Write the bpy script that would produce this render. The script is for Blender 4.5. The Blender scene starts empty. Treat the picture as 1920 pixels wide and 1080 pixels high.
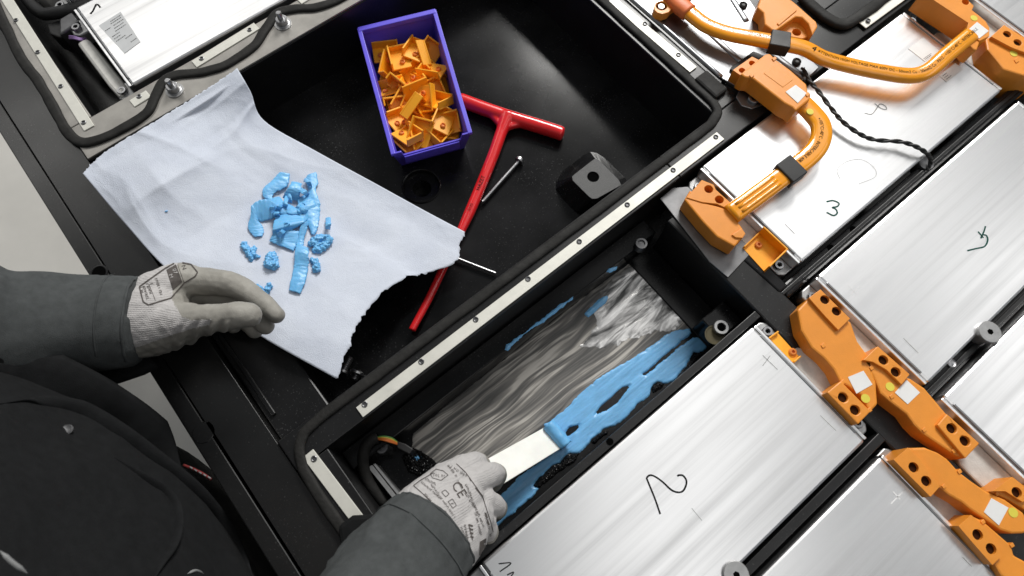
import bpy, bmesh, math, random
import numpy as np
from mathutils import Vector, Matrix, noise
from mathutils.bvhtree import BVHTree
from mathutils.geometry import tessellate_polygon
random.seed(7)
S = bpy.context.scene
C = S.collection
# ------------------------------------------------------------------ camera
CAM_H = 0.65                      # camera height above the module tops (z = 0)
FPX = 1188.9                      # focal length in pixels of the 1920 px wide photograph
Rw = np.array([[0.7766913, -0.62978521, 0.01100955],
               [0.58724681, 0.7303302, 0.34893979],
               [-0.22779773, -0.26455318, 0.93708047]])   # world axes in camera axes
_u, _s, _v = np.linalg.svd(Rw); Rw = _u @ _v
cam_d = bpy.data.cameras.new('camera'); cam = bpy.data.objects.new('camera', cam_d); C.objects.link(cam)
cam_d.sensor_width = 36; cam_d.lens = FPX / 1920 * 36; cam_d.clip_start = 0.01; cam_d.clip_end = 60
cam.matrix_world = Matrix.Translation((0, 0, CAM_H)) @ Matrix(Rw.T.tolist()).to_4x4()
cam_d.dof.use_dof = True; cam_d.dof.focus_distance = 0.72; cam_d.dof.aperture_fstop = 7.1
S.camera = cam
# ------------------------------------------------------------------ light: a workshop hall with ceiling lamps
w = bpy.data.worlds.new('World'); S.world = w; w.use_nodes = True
w.node_tree.nodes['Background'].inputs[0].default_value = (0.93, 0.97, 1.0, 1)
w.node_tree.nodes['Background'].inputs[1].default_value = 0.13
def area(name, loc, target, sx, sy, power, col=(1, 1, 1)):
    l = bpy.data.lights.new(name, 'AREA'); l.shape = 'RECTANGLE'; l.size = sx; l.size_y = sy; l.energy = power; l.color = col
    o = bpy.data.objects.new(name, l); C.objects.link(o); o.location = loc
    o.rotation_euler = (Vector(target) - Vector(loc)).to_track_quat('-Z', 'Y').to_euler(); return o
area('ceiling_lamp', (3.2, 2.3, 2.9), (0.15, 0.15, 0), 1.5, 1.3, 172, (1, 0.985, 0.95))
area('ceiling_lamp', (0.65, -0.55, 2.6), (0.5, -0.4, 0), 2.8, 1.0, 6.6, (1, 0.99, 0.97))
area('ceiling_lamp', (2.75, 0.45, 2.6), (2.5, 0.4, 0), 1.2, 1.0, 3.6, (1, 0.99, 0.97))
area('ceiling_lamp', (2.7, -1.3, 2.6), (2.6, -1.2, 0), 2.0, 0.8, 7, (1, 0.99, 0.97))
area('ceiling_lamp', (0.1, 3.5, 2.6), (0.1, 3.2, 0), 3.0, 1.1, 15, (1, 0.98, 0.94))
S.view_settings.view_transform = 'Standard'; S.view_settings.look = 'None'
S.view_settings.exposure = 0.42; S.view_settings.gamma = 1; S.view_settings.use_curve_mapping = False
S.render.engine = 'CYCLES'
# ------------------------------------------------------------------ pixels to points
def P(px, py, z=0.0):
    d = Rw.T @ np.array([(px - 960) / FPX, -(py - 540) / FPX, -1.0])
    t = (z - CAM_H) / d[2]
    return Vector((d[0] * t, d[1] * t, z))
def pix(v):
    c = Rw @ (np.array(v) - np.array([0, 0, CAM_H]))
    return 960 - FPX * c[0] / c[2], 540 + FPX * c[1] / c[2]
def PP(lst, z): return [P(a, b, z) for a, b in lst]
def zl(lst, ox, oy, s): return [(ox + a / s, oy + b / s) for a, b in lst]     # coordinates read off an enlarged crop
# ------------------------------------------------------------------ materials
MATS = {}
def nodes(name):
    m = bpy.data.materials.new(name); m.use_nodes = True; nt = m.node_tree
    MATS[name] = m
    return m, nt, nt.nodes['Principled BSDF']
def add(nt, kind, **kw):
    n = nt.nodes.new(kind)
    for k, v in kw.items():
        if k in n.inputs: n.inputs[k].default_value = v
        else: setattr(n, k, v)
    return n
def coords(nt, scale):
    tc = add(nt, 'ShaderNodeTexCoord'); mp = add(nt, 'ShaderNodeMapping'); mp.inputs['Scale'].default_value = scale
    geo = add(nt, 'ShaderNodeNewGeometry')
    nt.links.new(geo.outputs['Position'], mp.inputs['Vector']); return mp.outputs[0]
def ramp(nt, fac, stops):
    r = add(nt, 'ShaderNodeValToRGB'); e = r.color_ramp.elements
    while len(e) < len(stops): e.new(0.5)
    for i, (p, c) in enumerate(stops): e[i].position = p; e[i].color = (*c, 1) if len(c) == 3 else c
    nt.links.new(fac, r.inputs[0]); return r.outputs[0]
def g(v): return (v, v, v)
def mat(name, col, rough=0.5, metal=0.0, var=0.12, scale=60, bump=0.0, bscale=400, stretch=(1, 1, 1), rvar=0.08, coat=0, spec=0.5, sss=0, specks=0.0, spcol=(0.5, 0.5, 0.5)):
    m, nt, b = nodes(name); L = nt.links.new
    v = coords(nt, stretch)
    n = add(nt, 'ShaderNodeTexNoise', Scale=scale, Detail=5.0, Roughness=0.6); L(v, n.inputs['Vector'])
    c0 = tuple(max(0, x * (1 - var)) for x in col); c1 = tuple(min(1, x * (1 + var)) for x in col)
    c = ramp(nt, n.outputs[0], [(0.3, c0), (0.7, c1)])
    if specks > 0:
        vo = add(nt, 'ShaderNodeTexNoise', Scale=520.0, Detail=2.0); L(coords(nt, (1, 1, 1)), vo.inputs['Vector'])
        vb = add(nt, 'ShaderNodeTexNoise', Scale=16.0, Detail=3.0); L(coords(nt, (1, 1, 1)), vb.inputs['Vector'])
        sm = add(nt, 'ShaderNodeMath', operation='MULTIPLY_ADD'); L(vb.outputs[0], sm.inputs[0]); sm.inputs[1].default_value = 0.25; L(vo.outputs[0], sm.inputs[2])
        f = ramp(nt, sm.outputs[0], [(0.80, g(0)), (0.86, g(specks))])
        mx = add(nt, 'ShaderNodeMix', data_type='RGBA'); L(f, mx.inputs[0]); L(c, mx.inputs[6]); mx.inputs[7].default_value = (*spcol, 1)
        c = mx.outputs[2]
    L(c, b.inputs['Base Color'])
    n2 = add(nt, 'ShaderNodeTexNoise', Scale=scale * 0.35, Detail=4.0); L(v, n2.inputs['Vector'])
    L(ramp(nt, n2.outputs[0], [(0.3, g(max(0.02, rough - rvar))), (0.7, g(min(1, rough + rvar)))]), b.inputs['Roughness'])
    b.inputs['Metallic'].default_value = metal; b.inputs['Coat Weight'].default_value = coat; b.inputs['Coat Roughness'].default_value = 0.08
    b.inputs['Specular IOR Level'].default_value = spec
    if sss: b.inputs['Subsurface Weight'].default_value = sss; b.inputs['Subsurface Scale'].default_value = 0.004
    if bump:
        n3 = add(nt, 'ShaderNodeTexNoise', Scale=bscale, Detail=3.0); L(v, n3.inputs['Vector'])
        bp = add(nt, 'ShaderNodeBump', Strength=bump, Distance=0.001); L(n3.outputs[0], bp.inputs['Height']); L(bp.outputs[0], b.inputs['Normal'])
    return m
def brushed(name, base, rough):
    m, nt, b = nodes(name); L = nt.links.new
    v = coords(nt, (1.5, 110, 110)); n = add(nt, 'ShaderNodeTexNoise', Scale=1.0, Detail=4.0, Roughness=0.62); L(v, n.inputs['Vector'])
    v2 = coords(nt, (2.2, 9, 5)); n2 = add(nt, 'ShaderNodeTexNoise', Scale=1.4, Detail=3.0); L(v2, n2.inputs['Vector'])
    v3 = coords(nt, (4, 700, 700)); n3 = add(nt, 'ShaderNodeTexNoise', Scale=1.0, Detail=4.0); L(v3, n3.inputs['Vector'])
    mx = add(nt, 'ShaderNodeMath', operation='MULTIPLY_ADD'); L(n2.outputs[0], mx.inputs[0]); mx.inputs[1].default_value = 0.7; L(n.outputs[0], mx.inputs[2])
    L(ramp(nt, mx.outputs[0], [(0.58, tuple(x * 0.80 for x in base)), (0.84, base), (1.0, tuple(min(1, x * 1.06) for x in base))]), b.inputs['Base Color'])
    L(ramp(nt, mx.outputs[0], [(0.55, g(rough + 0.05)), (1.0, g(rough - 0.05))]), b.inputs['Roughness'])
    b.inputs['Metallic'].default_value = 1.0
    return m
brushed('aluminium', (0.93, 0.93, 0.935), 0.34)
mat('black_gloss', (0.008, 0.008, 0.0085), 0.20, var=0.9, scale=9, rvar=0.08, bump=0.02, bscale=900, specks=0.10, spec=0.26)
mat('black_satin', (0.008, 0.008, 0.0085), 0.34, var=0.3, scale=20, rvar=0.06, bump=0.04, bscale=1500, specks=0.10, spec=0.42)
mat('black_flange', (0.007, 0.007, 0.007), 0.30, var=0.5, scale=9, rvar=0.1, specks=0.08, spec=0.65)
mat('rim_metal', (0.36, 0.345, 0.32), 0.42, metal=0.55, var=0.18, scale=26, rvar=0.1, specks=0.1)
mat('rubber', (0.016, 0.0155, 0.0145), 0.72, var=0.4, scale=70, bump=0.5, bscale=260, spec=0.3)
mat('black_plastic', (0.012, 0.012, 0.0125), 0.5, var=0.2, bump=0.2, bscale=1600)
mat('boss_grain', (0.10, 0.10, 0.10), 0.55, var=0.5, scale=900, bump=0.6, bscale=1500)
mat('void', (0.003, 0.003, 0.003), 0.9, var=0.1, spec=0.0)  # flat black that paints the shade inside holes, bores and sockets
mat('hole_shade', (0.035, 0.012, 0.005), 0.9, var=0.2, spec=0.05)  # dark orange, the shade down the cap holes put into the colour
mat('zinc_strip', (0.70, 0.69, 0.63), 0.5, metal=0.25, var=0.07, scale=45, bump=0.05)
mat('steel', (0.38, 0.38, 0.39), 0.33, metal=1, var=0.2, scale=90, bump=0.06)
mat('galvanised', (0.42, 0.42, 0.42), 0.42, metal=0.85, var=0.16, scale=70, rvar=0.1)
mat('sheet_metal', (0.27, 0.275, 0.285), 0.38, metal=1, var=0.08, scale=30, rvar=0.07)
mat('dark_steel', (0.16, 0.16, 0.165), 0.4, metal=0.9, var=0.2)
mat('terminal_grey', (0.56, 0.55, 0.52), 0.6, var=0.12, scale=120, bump=0.2, bscale=700)
mat('orange_cover', (0.80, 0.285, 0.028), 0.42, var=0.06, scale=40, bump=0.18, bscale=1300)
mat('orange_cable', (0.92, 0.345, 0.008), 0.2, var=0.06, scale=40, coat=0.6, rvar=0.04)
mat('orange_shrink', (0.74, 0.17, 0.04), 0.5, var=0.08, bump=0.15)
mat('orange_clip', (1.0, 0.41, 0.012), 0.45, var=0.06, scale=50, bump=0.1, bscale=900, sss=0.05)
mat('orange_pin', (0.75, 0.22, 0.03), 0.5, var=0.1)
mat('blue_bin', (0.115, 0.085, 0.70), 0.42, var=0.06, scale=30, bump=0.08, bscale=1200)
mat('red_handle', (0.72, 0.018, 0.022), 0.22, var=0.06, scale=40, coat=0.4, rvar=0.05)
mat('paste', (0.18, 0.47, 0.80), 0.32, var=0.14, scale=110, stretch=(0.35, 1.3, 1), bump=0.35, bscale=330, sss=0.08)
mat('paste_curl', (0.15, 0.45, 0.78), 0.42, var=0.07, scale=90, bump=0.2, bscale=400, sss=0.1)
mat('white_plastic', (0.80, 0.80, 0.76), 0.4, var=0.05, scale=60, bump=0.08, sss=0.08)
mat('sticker_white', (0.80, 0.80, 0.79), 0.55, var=0.04)
mat('label_silver', (0.55, 0.56, 0.57), 0.5, var=0.05)
mat('sticker_yellow', (0.72, 0.62, 0.07), 0.6, var=0.06)
mat('ink', (0.012, 0.013, 0.013), 0.8, var=0.1, spec=0.1)
mat('ink_green', (0.01, 0.075, 0.06), 0.8, var=0.1, spec=0.1)
mat('ink_faint', (0.36, 0.365, 0.36), 0.7, var=0.1)
mat('ink_pale', (0.86, 0.86, 0.86), 0.5, var=0.05)
mat('print_grey', (0.07, 0.06, 0.055), 0.8, var=0.3, scale=300)
mat('glove_knit', (0.46, 0.445, 0.44), 0.85, var=0.07, scale=90, bump=0.7, bscale=900, stretch=(1, 1, 1), spec=0.2)
_b = MATS['glove_knit'].node_tree; _w = add(_b, 'ShaderNodeTexWave', Scale=210.0, Distortion=1.2); _w.bands_direction = 'DIAGONAL'
_b.links.new(coords(_b, (1, 1, 1)), _w.inputs['Vector']); _bp = add(_b, 'ShaderNodeBump', Strength=0.35, Distance=0.0006); _b.links.new(_w.outputs[1], _bp.inputs['Height'])
_o = _b.nodes['Principled BSDF'].inputs['Normal']; _b.links.new(_o.links[0].from_socket, _bp.inputs['Normal']); _b.links.new(_bp.outputs[0], _o)
mat('glove_coat', (0.29, 0.278, 0.25), 0.55, var=0.12, scale=70, bump=0.25, bscale=700, spec=0.35)
mat('sleeve_grey', (0.064, 0.069, 0.070), 0.9, var=0.16, scale=120, bump=0.5, bscale=1400, spec=0.2)
mat('jacket_black', (0.0095, 0.0100, 0.0107), 0.9, var=0.2, scale=120, bump=0.45, bscale=1400, spec=0.18)
mat('piping', (0.25, 0.255, 0.255), 0.6, var=0.1)
mat('red_thread', (0.20, 0.02, 0.02), 0.7, var=0.1)
mat('wire_green', (0.10, 0.30, 0.08), 0.5); mat('wire_orange', (0.75, 0.2, 0.04), 0.5); mat('wire_yellow', (0.7, 0.55, 0.08), 0.5); mat('wire_violet', (0.25, 0.15, 0.35), 0.5)
mat('brass_dull', (0.07, 0.055, 0.018), 0.5, var=0.3)
mat('dark_sheet', (0.20, 0.20, 0.205), 0.45, metal=0.8, var=0.25, scale=40)
mat('skin', (0.45, 0.26, 0.19), 0.5, var=0.08); mat('hair', (0.03, 0.02, 0.015), 0.6, var=0.3)
mat('concrete', (0.60, 0.585, 0.55), 0.55, var=0.09, scale=3.5, bump=0.1, bscale=120, rvar=0.12)
mat('table_grey', (0.2, 0.2, 0.2), 0.5)
# paper towel: pale blue, embossed
m, nt, b = nodes('paper'); L = nt.links.new
n1 = add(nt, 'ShaderNodeTexNoise', Scale=26.0, Detail=5.0); L(coords(nt, (1, 1, 1)), n1.inputs['Vector'])
L(ramp(nt, n1.outputs[0], [(0.3, (0.56, 0.60, 0.69)), (0.7, (0.63, 0.67, 0.755))]), b.inputs['Base Color'])
b.inputs['Roughness'].default_value = 0.95; b.inputs['Specular IOR Level'].default_value = 0.1
n2 = add(nt, 'ShaderNodeTexNoise', Scale=900.0, Detail=3.0); L(coords(nt, (1, 1, 1)), n2.inputs['Vector'])
n3 = add(nt, 'ShaderNodeTexNoise', Scale=55.0, Detail=4.0); L(coords(nt, (1, 1, 1)), n3.inputs['Vector'])
ad = add(nt, 'ShaderNodeMath', operation='MULTIPLY_ADD'); L(n3.outputs[0], ad.inputs[0]); ad.inputs[1].default_value = 1.5; L(n2.outputs[0], ad.inputs[2])
bp = add(nt, 'ShaderNodeBump', Strength=0.5, Distance=0.001); L(ad.outputs[0], bp.inputs['Height']); L(bp.outputs[0], b.inputs['Normal'])
# scraped residue: streaks of pale paste left on a dark floor
m, nt, b = nodes('residue'); L = nt.links.new
wv = add(nt, 'ShaderNodeTexNoise', Scale=1.0, Detail=2.0); L(coords(nt, (9, 16, 1)), wv.inputs['Vector'])
vm = add(nt, 'ShaderNodeVectorMath', operation='MULTIPLY_ADD'); L(wv.outputs['Color'], vm.inputs[0]); vm.inputs[1].default_value = (0.0, 0.9, 0.0)
L(coords(nt, (2.0, 36, 0)), vm.inputs[2])
st0 = add(nt, 'ShaderNodeTexNoise', Scale=1.0, Detail=4.0, Roughness=0.55, Distortion=0.35); L(vm.outputs[0], st0.inputs['Vector'])
mu = add(nt, 'ShaderNodeMath', operation='MULTIPLY'); L(st0.outputs[0], mu.inputs[0]); mu.inputs[1].default_value = 17.0
st = add(nt, 'ShaderNodeMath', operation='PINGPONG'); L(mu.outputs[0], st.inputs[0]); st.inputs[1].default_value = 1.0
fn = add(nt, 'ShaderNodeTexNoise', Scale=1.0, Detail=5.0, Roughness=0.7); L(coords(nt, (8, 230, 1)), fn.inputs['Vector'])
br = add(nt, 'ShaderNodeTexNoise', Scale=1.0, Detail=3.0); L(coords(nt, (10, 28, 1)), br.inputs['Vector'])
m1 = add(nt, 'ShaderNodeMath', operation='MULTIPLY_ADD'); L(fn.outputs[0], m1.inputs[0]); m1.inputs[1].default_value = 1.1; L(st.outputs[0], m1.inputs[2])
st = add(nt, 'ShaderNodeMath', operation='MULTIPLY_ADD'); L(br.outputs[0], st.inputs[0]); st.inputs[1].default_value = 1.5; L(m1.outputs[0], st.inputs[2])
dv_ = add(nt, 'ShaderNodeMath', operation='MULTIPLY'); L(st.outputs[0], dv_.inputs[0]); dv_.inputs[1].default_value = 0.4; st = dv_
cr = ramp(nt, st.outputs[0], [(0.40, (0.05, 0.049, 0.048)), (0.55, (0.10, 0.097, 0.093)), (0.68, (0.16, 0.153, 0.145)), (0.80, (0.24, 0.228, 0.21)), (0.92, (0.48, 0.455, 0.42))])
L(cr, b.inputs['Base Color'])
L(ramp(nt, st.outputs[0], [(0.4, g(0.5)), (0.65, g(0.7))]), b.inputs['Roughness'])
bp = add(nt, 'ShaderNodeBump', Strength=0.4, Distance=0.0008); L(st.outputs[0], bp.inputs['Height']); L(bp.outputs[0], b.inputs['Normal'])
# wet glossy residue at the end; its glare is painted in as near-white streaks
m, nt, b = nodes('residue_wet'); L = nt.links.new
st = add(nt, 'ShaderNodeTexNoise', Scale=1.0, Detail=8.0, Roughness=0.62, Distortion=0.9); L(coords(nt, (14, 70, 1)), st.inputs['Vector'])
L(ramp(nt, st.outputs[0], [(0.36, (0.06, 0.06, 0.06)), (0.47, (0.36, 0.355, 0.35)), (0.60, (0.85, 0.84, 0.83))]), b.inputs['Base Color'])
b.inputs['Roughness'].default_value = 0.2; b.inputs['Metallic'].default_value = 0.5
bp = add(nt, 'ShaderNodeBump', Strength=0.55, Distance=0.0015); L(st.outputs[0], bp.inputs['Height']); L(bp.outputs[0], b.inputs['Normal'])
M = MATS
# ------------------------------------------------------------------ object helpers
def tag(o, label, cat, group=None):
    o['label'] = label; o['category'] = cat
    if group: o['group'] = group
    return o
def thing(name, label, cat, loc=(0, 0, 0), group=None):
    o = bpy.data.objects.new(name, None); C.objects.link(o); o.location = loc; o.empty_display_size = 0.02
    return tag(o, label, cat, group)
def root_loc(p):
    while p.parent: p = p.parent
    return Vector(p.location)
def obj(name, verts, faces, mt, parent=None, smooth=False, bevel=0.0, seg=2, base=None):
    verts = [Vector(v) for v in verts]
    off = Vector((0, 0, 0)); loc = None
    if parent is not None: off = root_loc(parent)
    else:
        a = np.array(verts); off = Vector((float((a[:, 0].min() + a[:, 0].max()) / 2), float((a[:, 1].min() + a[:, 1].max()) / 2), float(a[:, 2].min())))
    me = bpy.data.meshes.new(name); me.from_pydata([v - off for v in verts], [], [tuple(f) for f in faces]); me.validate(); me.update()
    bm = bmesh.new(); bm.from_mesh(me); bmesh.ops.recalc_face_normals(bm, faces=bm.faces); bm.to_mesh(me); bm.free()
    o = bpy.data.objects.new(name, me); C.objects.link(o)
    if parent is not None: o.parent = parent
    else: o.location = off
    mts = mt if isinstance(mt, (list, tuple)) else [mt]
    for k in mts: me.materials.append(M[k])
    if smooth: me.polygons.foreach_set('use_smooth', [True] * len(me.polygons))
    if bevel:
        bv = o.modifiers.new('bevel', 'BEVEL'); bv.width = bevel; bv.segments = seg; bv.limit_method = 'ANGLE'; bv.angle_limit = math.radians(35)
        if not smooth: bv.harden_normals = False
    return o
def circ(c, r, n=16, ph=0.0): return [Vector((c[0] + r * math.cos(2 * math.pi * i / n + ph), c[1] + r * math.sin(2 * math.pi * i / n + ph))) for i in range(n)]
def area2(p): return sum(p[i][0] * p[(i + 1) % len(p)][1] - p[(i + 1) % len(p)][0] * p[i][1] for i in range(len(p)))
def prism_vf(top, z0, z1, holes=(), bottom=None):
    """polygon (world xy) with holes, from z0 up to z1; bottom may be another outline of the same length"""
    loops = [list(top)] + [list(h) for h in holes]
    if area2(loops[0]) < 0:
        loops[0].reverse()
        if bottom: bottom = list(reversed(bottom))
    botl = [list(bottom) if bottom else loops[0]] + loops[1:]
    V = []; F = []; off = []
    for lp in loops:
        off.append(len(V)); V += [Vector((p[0], p[1], z1)) for p in lp]
    n = len(V)
    for lp in botl: V += [Vector((p[0], p[1], z0)) for p in lp]
    if len(loops) == 1:
        F.append(list(range(n))); F.append(list(range(2 * n - 1, n - 1, -1)))
    else:
        tr = tessellate_polygon([[Vector((p[0], p[1], 0)) for p in lp] for lp in loops])
        for t in tr: F.append(list(t)); F.append([i + n for i in reversed(t)])
    for lp, o in zip(loops, off):
        k = len(lp)
        for i in range(k):
            a, b_ = o + i, o + (i + 1) % k
            F.append([a, b_, b_ + n, a + n])
    return V, F
def prism(name, poly, z0, z1, mt, parent=None, holes=(), bevel=0.0, bottom=None, seg=2):
    V, F = prism_vf(poly, z0, z1, holes, bottom); return obj(name, V, F, mt, parent, bevel=bevel, seg=seg)
def pprism(name, pxs, z0, z1, mt, parent=None, holes=(), bevel=0.0, zt=None, seg=2):
    """outline read in photo pixels on the plane z1"""
    return prism(name, PP(pxs, z1), z0, z1, mt, parent, [circ(P(a, b, z1), r, 14) for a, b, r in holes], bevel, seg=seg)
def box(name, x0, x1, y0, y1, z0, z1, mt, parent=None, bevel=0.0):
    return prism(name, [(x0, y0), (x1, y0), (x1, y1), (x0, y1)], z0, z1, mt, parent, bevel=bevel)
def lathe(name, c, prof, mt, parent=None, n=24, smooth=True, axis=None):
    """profile [(radius, height)] turned round an axis through c"""
    V = []; F = []; c = Vector(c)
    q = Vector((0, 0, 1)).rotation_difference(Vector(axis).normalized()) if axis is not None else None
    for r, h in prof:
        for i in range(n):
            a = 2 * math.pi * i / n; v = Vector((r * math.cos(a), r * math.sin(a), h))
            V.append(c + (q @ v if q else v))
    for k in range(len(prof) - 1):
        for i in range(n):
            j = (i + 1) % n; F.append([k * n + i, k * n + j, (k + 1) * n + j, (k + 1) * n + i])
    F.append(list(range(n))[::-1]); F.append(list(range((len(prof) - 1) * n, len(prof) * n)))
    o = obj(name, V, F, mt, parent, smooth=smooth)
    if smooth:
        e = o.modifiers.new('split', 'EDGE_SPLIT'); e.split_angle = math.radians(38)
    return o
def catmull(pts, k=8):
    pts = [Vector(p) for p in pts]; out = []
    for i in range(len(pts) - 1):
        p0 = pts[i - 1] if i else pts[0] * 2 - pts[1]; p1 = pts[i]; p2 = pts[i + 1]
        p3 = pts[i + 2] if i + 2 < len(pts) else p2 * 2 - p1
        for j in range(k):
            t = j / k
            out.append(0.5 * ((2 * p1) + (p2 - p0) * t + (2 * p0 - 5 * p1 + 4 * p2 - p3) * t * t + (3 * p1 - p0 - 3 * p2 + p3) * t ** 3))
    out.append(pts[-1]); return out
def frames(path):
    fr = []
    for i, p in enumerate(path):
        t = (path[min(i + 1, len(path) - 1)] - path[max(i - 1, 0)]).normalized()
        s = t.cross(Vector((0, 0, 1)))
        s = s.normalized() if s.length > 1e-6 else Vector((1, 0, 0))
        fr.append((t, s, s.cross(t).normalized()))
    return fr
def sweep_vf(path, rw, rh=None, n=12, power=2.0, cap=True):
    """tube; rw / rh half width and half height (number or list)"""
    k = len(path); RW = rw if isinstance(rw, (list, tuple)) else [rw] * k
    RH = RW if rh is None else (rh if isinstance(rh, (list, tuple)) else [rh] * k)
    V = []; F = []
    for (p, (t, s, u), a, b_) in zip(path, frames(path), RW, RH):
        for i in range(n):
            th = 2 * math.pi * i / n; cx, sy = math.cos(th), math.sin(th); e = 2.0 / power
            V.append(p + s * (a * math.copysign(abs(cx) ** e, cx)) + u * (b_ * math.copysign(abs(sy) ** e, sy)))
    for q in range(k - 1):
        for i in range(n):
            j = (i + 1) % n; F.append([q * n + i, q * n + j, (q + 1) * n + j, (q + 1) * n + i])
    if cap: F.append(list(range(n))[::-1]); F.append(list(range((k - 1) * n, k * n)))
    return V, F
def sweep(name, path, rw, rh, mt, parent=None, n=12, power=2.0):
    V, F = sweep_vf(path, rw, rh, n, power); return obj(name, V, F, mt, parent, smooth=True)
def stroke_vf(path, wd, th=0.00012):
    """a pen stroke lying on a surface: a thin ribbon along path"""
    V = []; F = []
    for i, (p, (t, s, u)) in enumerate(zip(path, frames(path))):
        h = wd / 2 * (0.92 + 0.12 * noise.noise(Vector((i * 0.4, wd * 900, 0))))
        V += [p - s * h, p + s * h]
    for i in range(len(path) - 1): F.append([2 * i, 2 * i + 1, 2 * i + 3, 2 * i + 2])
    return V, F
def stroke(name, pxs, z, wd, mt, parent): 
    V, F = stroke_vf(catmull(PP(pxs, z), 6), wd); return obj(name, V, F, mt, parent)
def merge(lst):
    V = []; F = []
    for v, f in lst:
        o = len(V); V += list(v); F += [[i + o for i in q] for q in f]
    return V, F
def text_vf(s, size):
    cu = bpy.data.curves.new('t', 'FONT'); cu.body = s; cu.size = size; cu.resolution_u = 2
    o = bpy.data.objects.new('t', cu); C.objects.link(o)
    dg = bpy.context.evaluated_depsgraph_get(); me = o.evaluated_get(dg).to_mesh()
    V = [v.co.copy() for v in me.vertices]; F = [list(p.vertices) for p in me.polygons]
    o.evaluated_get(dg).to_mesh_clear(); bpy.data.objects.remove(o); bpy.data.curves.remove(cu)
    return V, F
def dist_poly(pts, poly):
    """signed distance (inside positive) and nearest boundary point, numpy"""
    A = np.array(poly); B = np.roll(A, -1, 0); best = np.full(len(pts), 1e9); near = np.zeros((len(pts), 2)); ins = np.zeros(len(pts), bool)
    for a, b_ in zip(A, B):
        d = b_ - a; t = np.clip(((pts - a) @ d) / max(d @ d, 1e-12), 0, 1); q = a + t[:, None] * d
        dd = np.hypot(*(pts - q).T); k = dd < best; best[k] = dd[k]; near[k] = q[k]
        c = (a[1] > pts[:, 1]) != (b_[1] > pts[:, 1])
        with np.errstate(divide='ignore', invalid='ignore'): xi = a[0] + (pts[:, 1] - a[1]) * d[0] / d[1]
        ins ^= c & (pts[:, 0] < xi)
    return np.where(ins, best, -best), near
def ragged(poly, amp, step=0.003, seed=0, closed=True):
    out = []; n = len(poly)
    for i in range(n):
        a = Vector(poly[i][:2]); b_ = Vector(poly[(i + 1) % n][:2]); d = b_ - a; k = max(1, int(d.length / step)); nr = Vector((-d.y, d.x)).normalized()
        for j in range(k):
            p = a + d * (j / k)
            q = noise.noise(Vector((p.x * 160, p.y * 160, seed))) + 0.7 * noise.noise(Vector((p.x * 480, p.y * 480, seed + 3)))
            out.append(p + nr * q * amp)
    return out
def blob_vf(poly, holes, z, hfun, cell):
    """a layer of paste: height field over a ragged outline, thickness from the distance to its edge"""
    A = np.array([tuple(p[:2]) for p in poly]); x0, y0 = A.min(0) - cell; x1, y1 = A.max(0) + cell
    nx = int((x1 - x0) / cell) + 2; ny = int((y1 - y0) / cell) + 2
    gx, gy = np.meshgrid(x0 + cell * np.arange(nx), y0 + cell * np.arange(ny), indexing='ij'); pts = np.stack([gx.ravel(), gy.ravel()], 1)
    d, near = dist_poly(pts, A)
    for h in holes:
        dh, nh = dist_poly(pts, np.array([tuple(p[:2]) for p in h])); k = -dh < d; d = np.where(k, -dh, d); near[k] = nh[k]
    keep = d > -0.72 * cell; idx = -np.ones(len(pts), int); idx[keep] = np.arange(keep.sum())
    V = []
    for i in np.nonzero(keep)[0]:
        if d[i] <= 0: V.append(Vector((near[i, 0], near[i, 1], z - 0.0003)))
        else: V.append(Vector((pts[i, 0], pts[i, 1], z + hfun(pts[i, 0], pts[i, 1], d[i]))))
    I = idx.reshape(nx, ny); F = []
    for i in range(nx - 1):
        for j in range(ny - 1):
            q = [I[i, j], I[i + 1, j], I[i + 1, j + 1], I[i, j + 1]]; q = [int(k) for k in q if k >= 0]
            if len(q) == 4: F.append(q)
    return V, F
def solid_union(parts, voxel, smooth_it=6, wrinkle=None):
    """closed shapes merged into one skin by a voxel remesh"""
    V, F = merge(parts); me = bpy.data.meshes.new('u'); me.from_pydata(V, [], F)
    bm = bmesh.new(); bm.from_mesh(me); bmesh.ops.recalc_face_normals(bm, faces=bm.faces); bm.to_mesh(me); bm.free()
    o = bpy.data.objects.new('u', me); C.objects.link(o)
    r = o.modifiers.new('r', 'REMESH'); r.mode = 'VOXEL'; r.voxel_size = voxel
    s = o.modifiers.new('s', 'SMOOTH'); s.factor = 0.5; s.iterations = smooth_it
    dg = bpy.context.evaluated_depsgraph_get(); ev = o.evaluated_get(dg).to_mesh()
    N = [v.normal.copy() for v in ev.vertices]; V = [v.co.copy() for v in ev.vertices]; F = [list(p.vertices) for p in ev.polygons]
    o.evaluated_get(dg).to_mesh_clear(); bpy.data.objects.remove(o); bpy.data.meshes.remove(me)
    if wrinkle: V = [v + n * wrinkle(v) for v, n in zip(V, N)]
    return V, F
def ball_vf(c, r, n=14):
    V = []; F = []; m_ = n // 2
    for k in range(m_ + 1):
        ph = math.pi * k / m_
        for i in range(n):
            a = 2 * math.pi * i / n; V.append(Vector(c) + Vector((r * math.sin(ph) * math.cos(a), r * math.sin(ph) * math.sin(a), r * math.cos(ph))))
    for k in range(m_):
        for i in range(n):
            j = (i + 1) % n; F.append([k * n + i, k * n + j, (k + 1) * n + j, (k + 1) * n + i])
    return V, F
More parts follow.
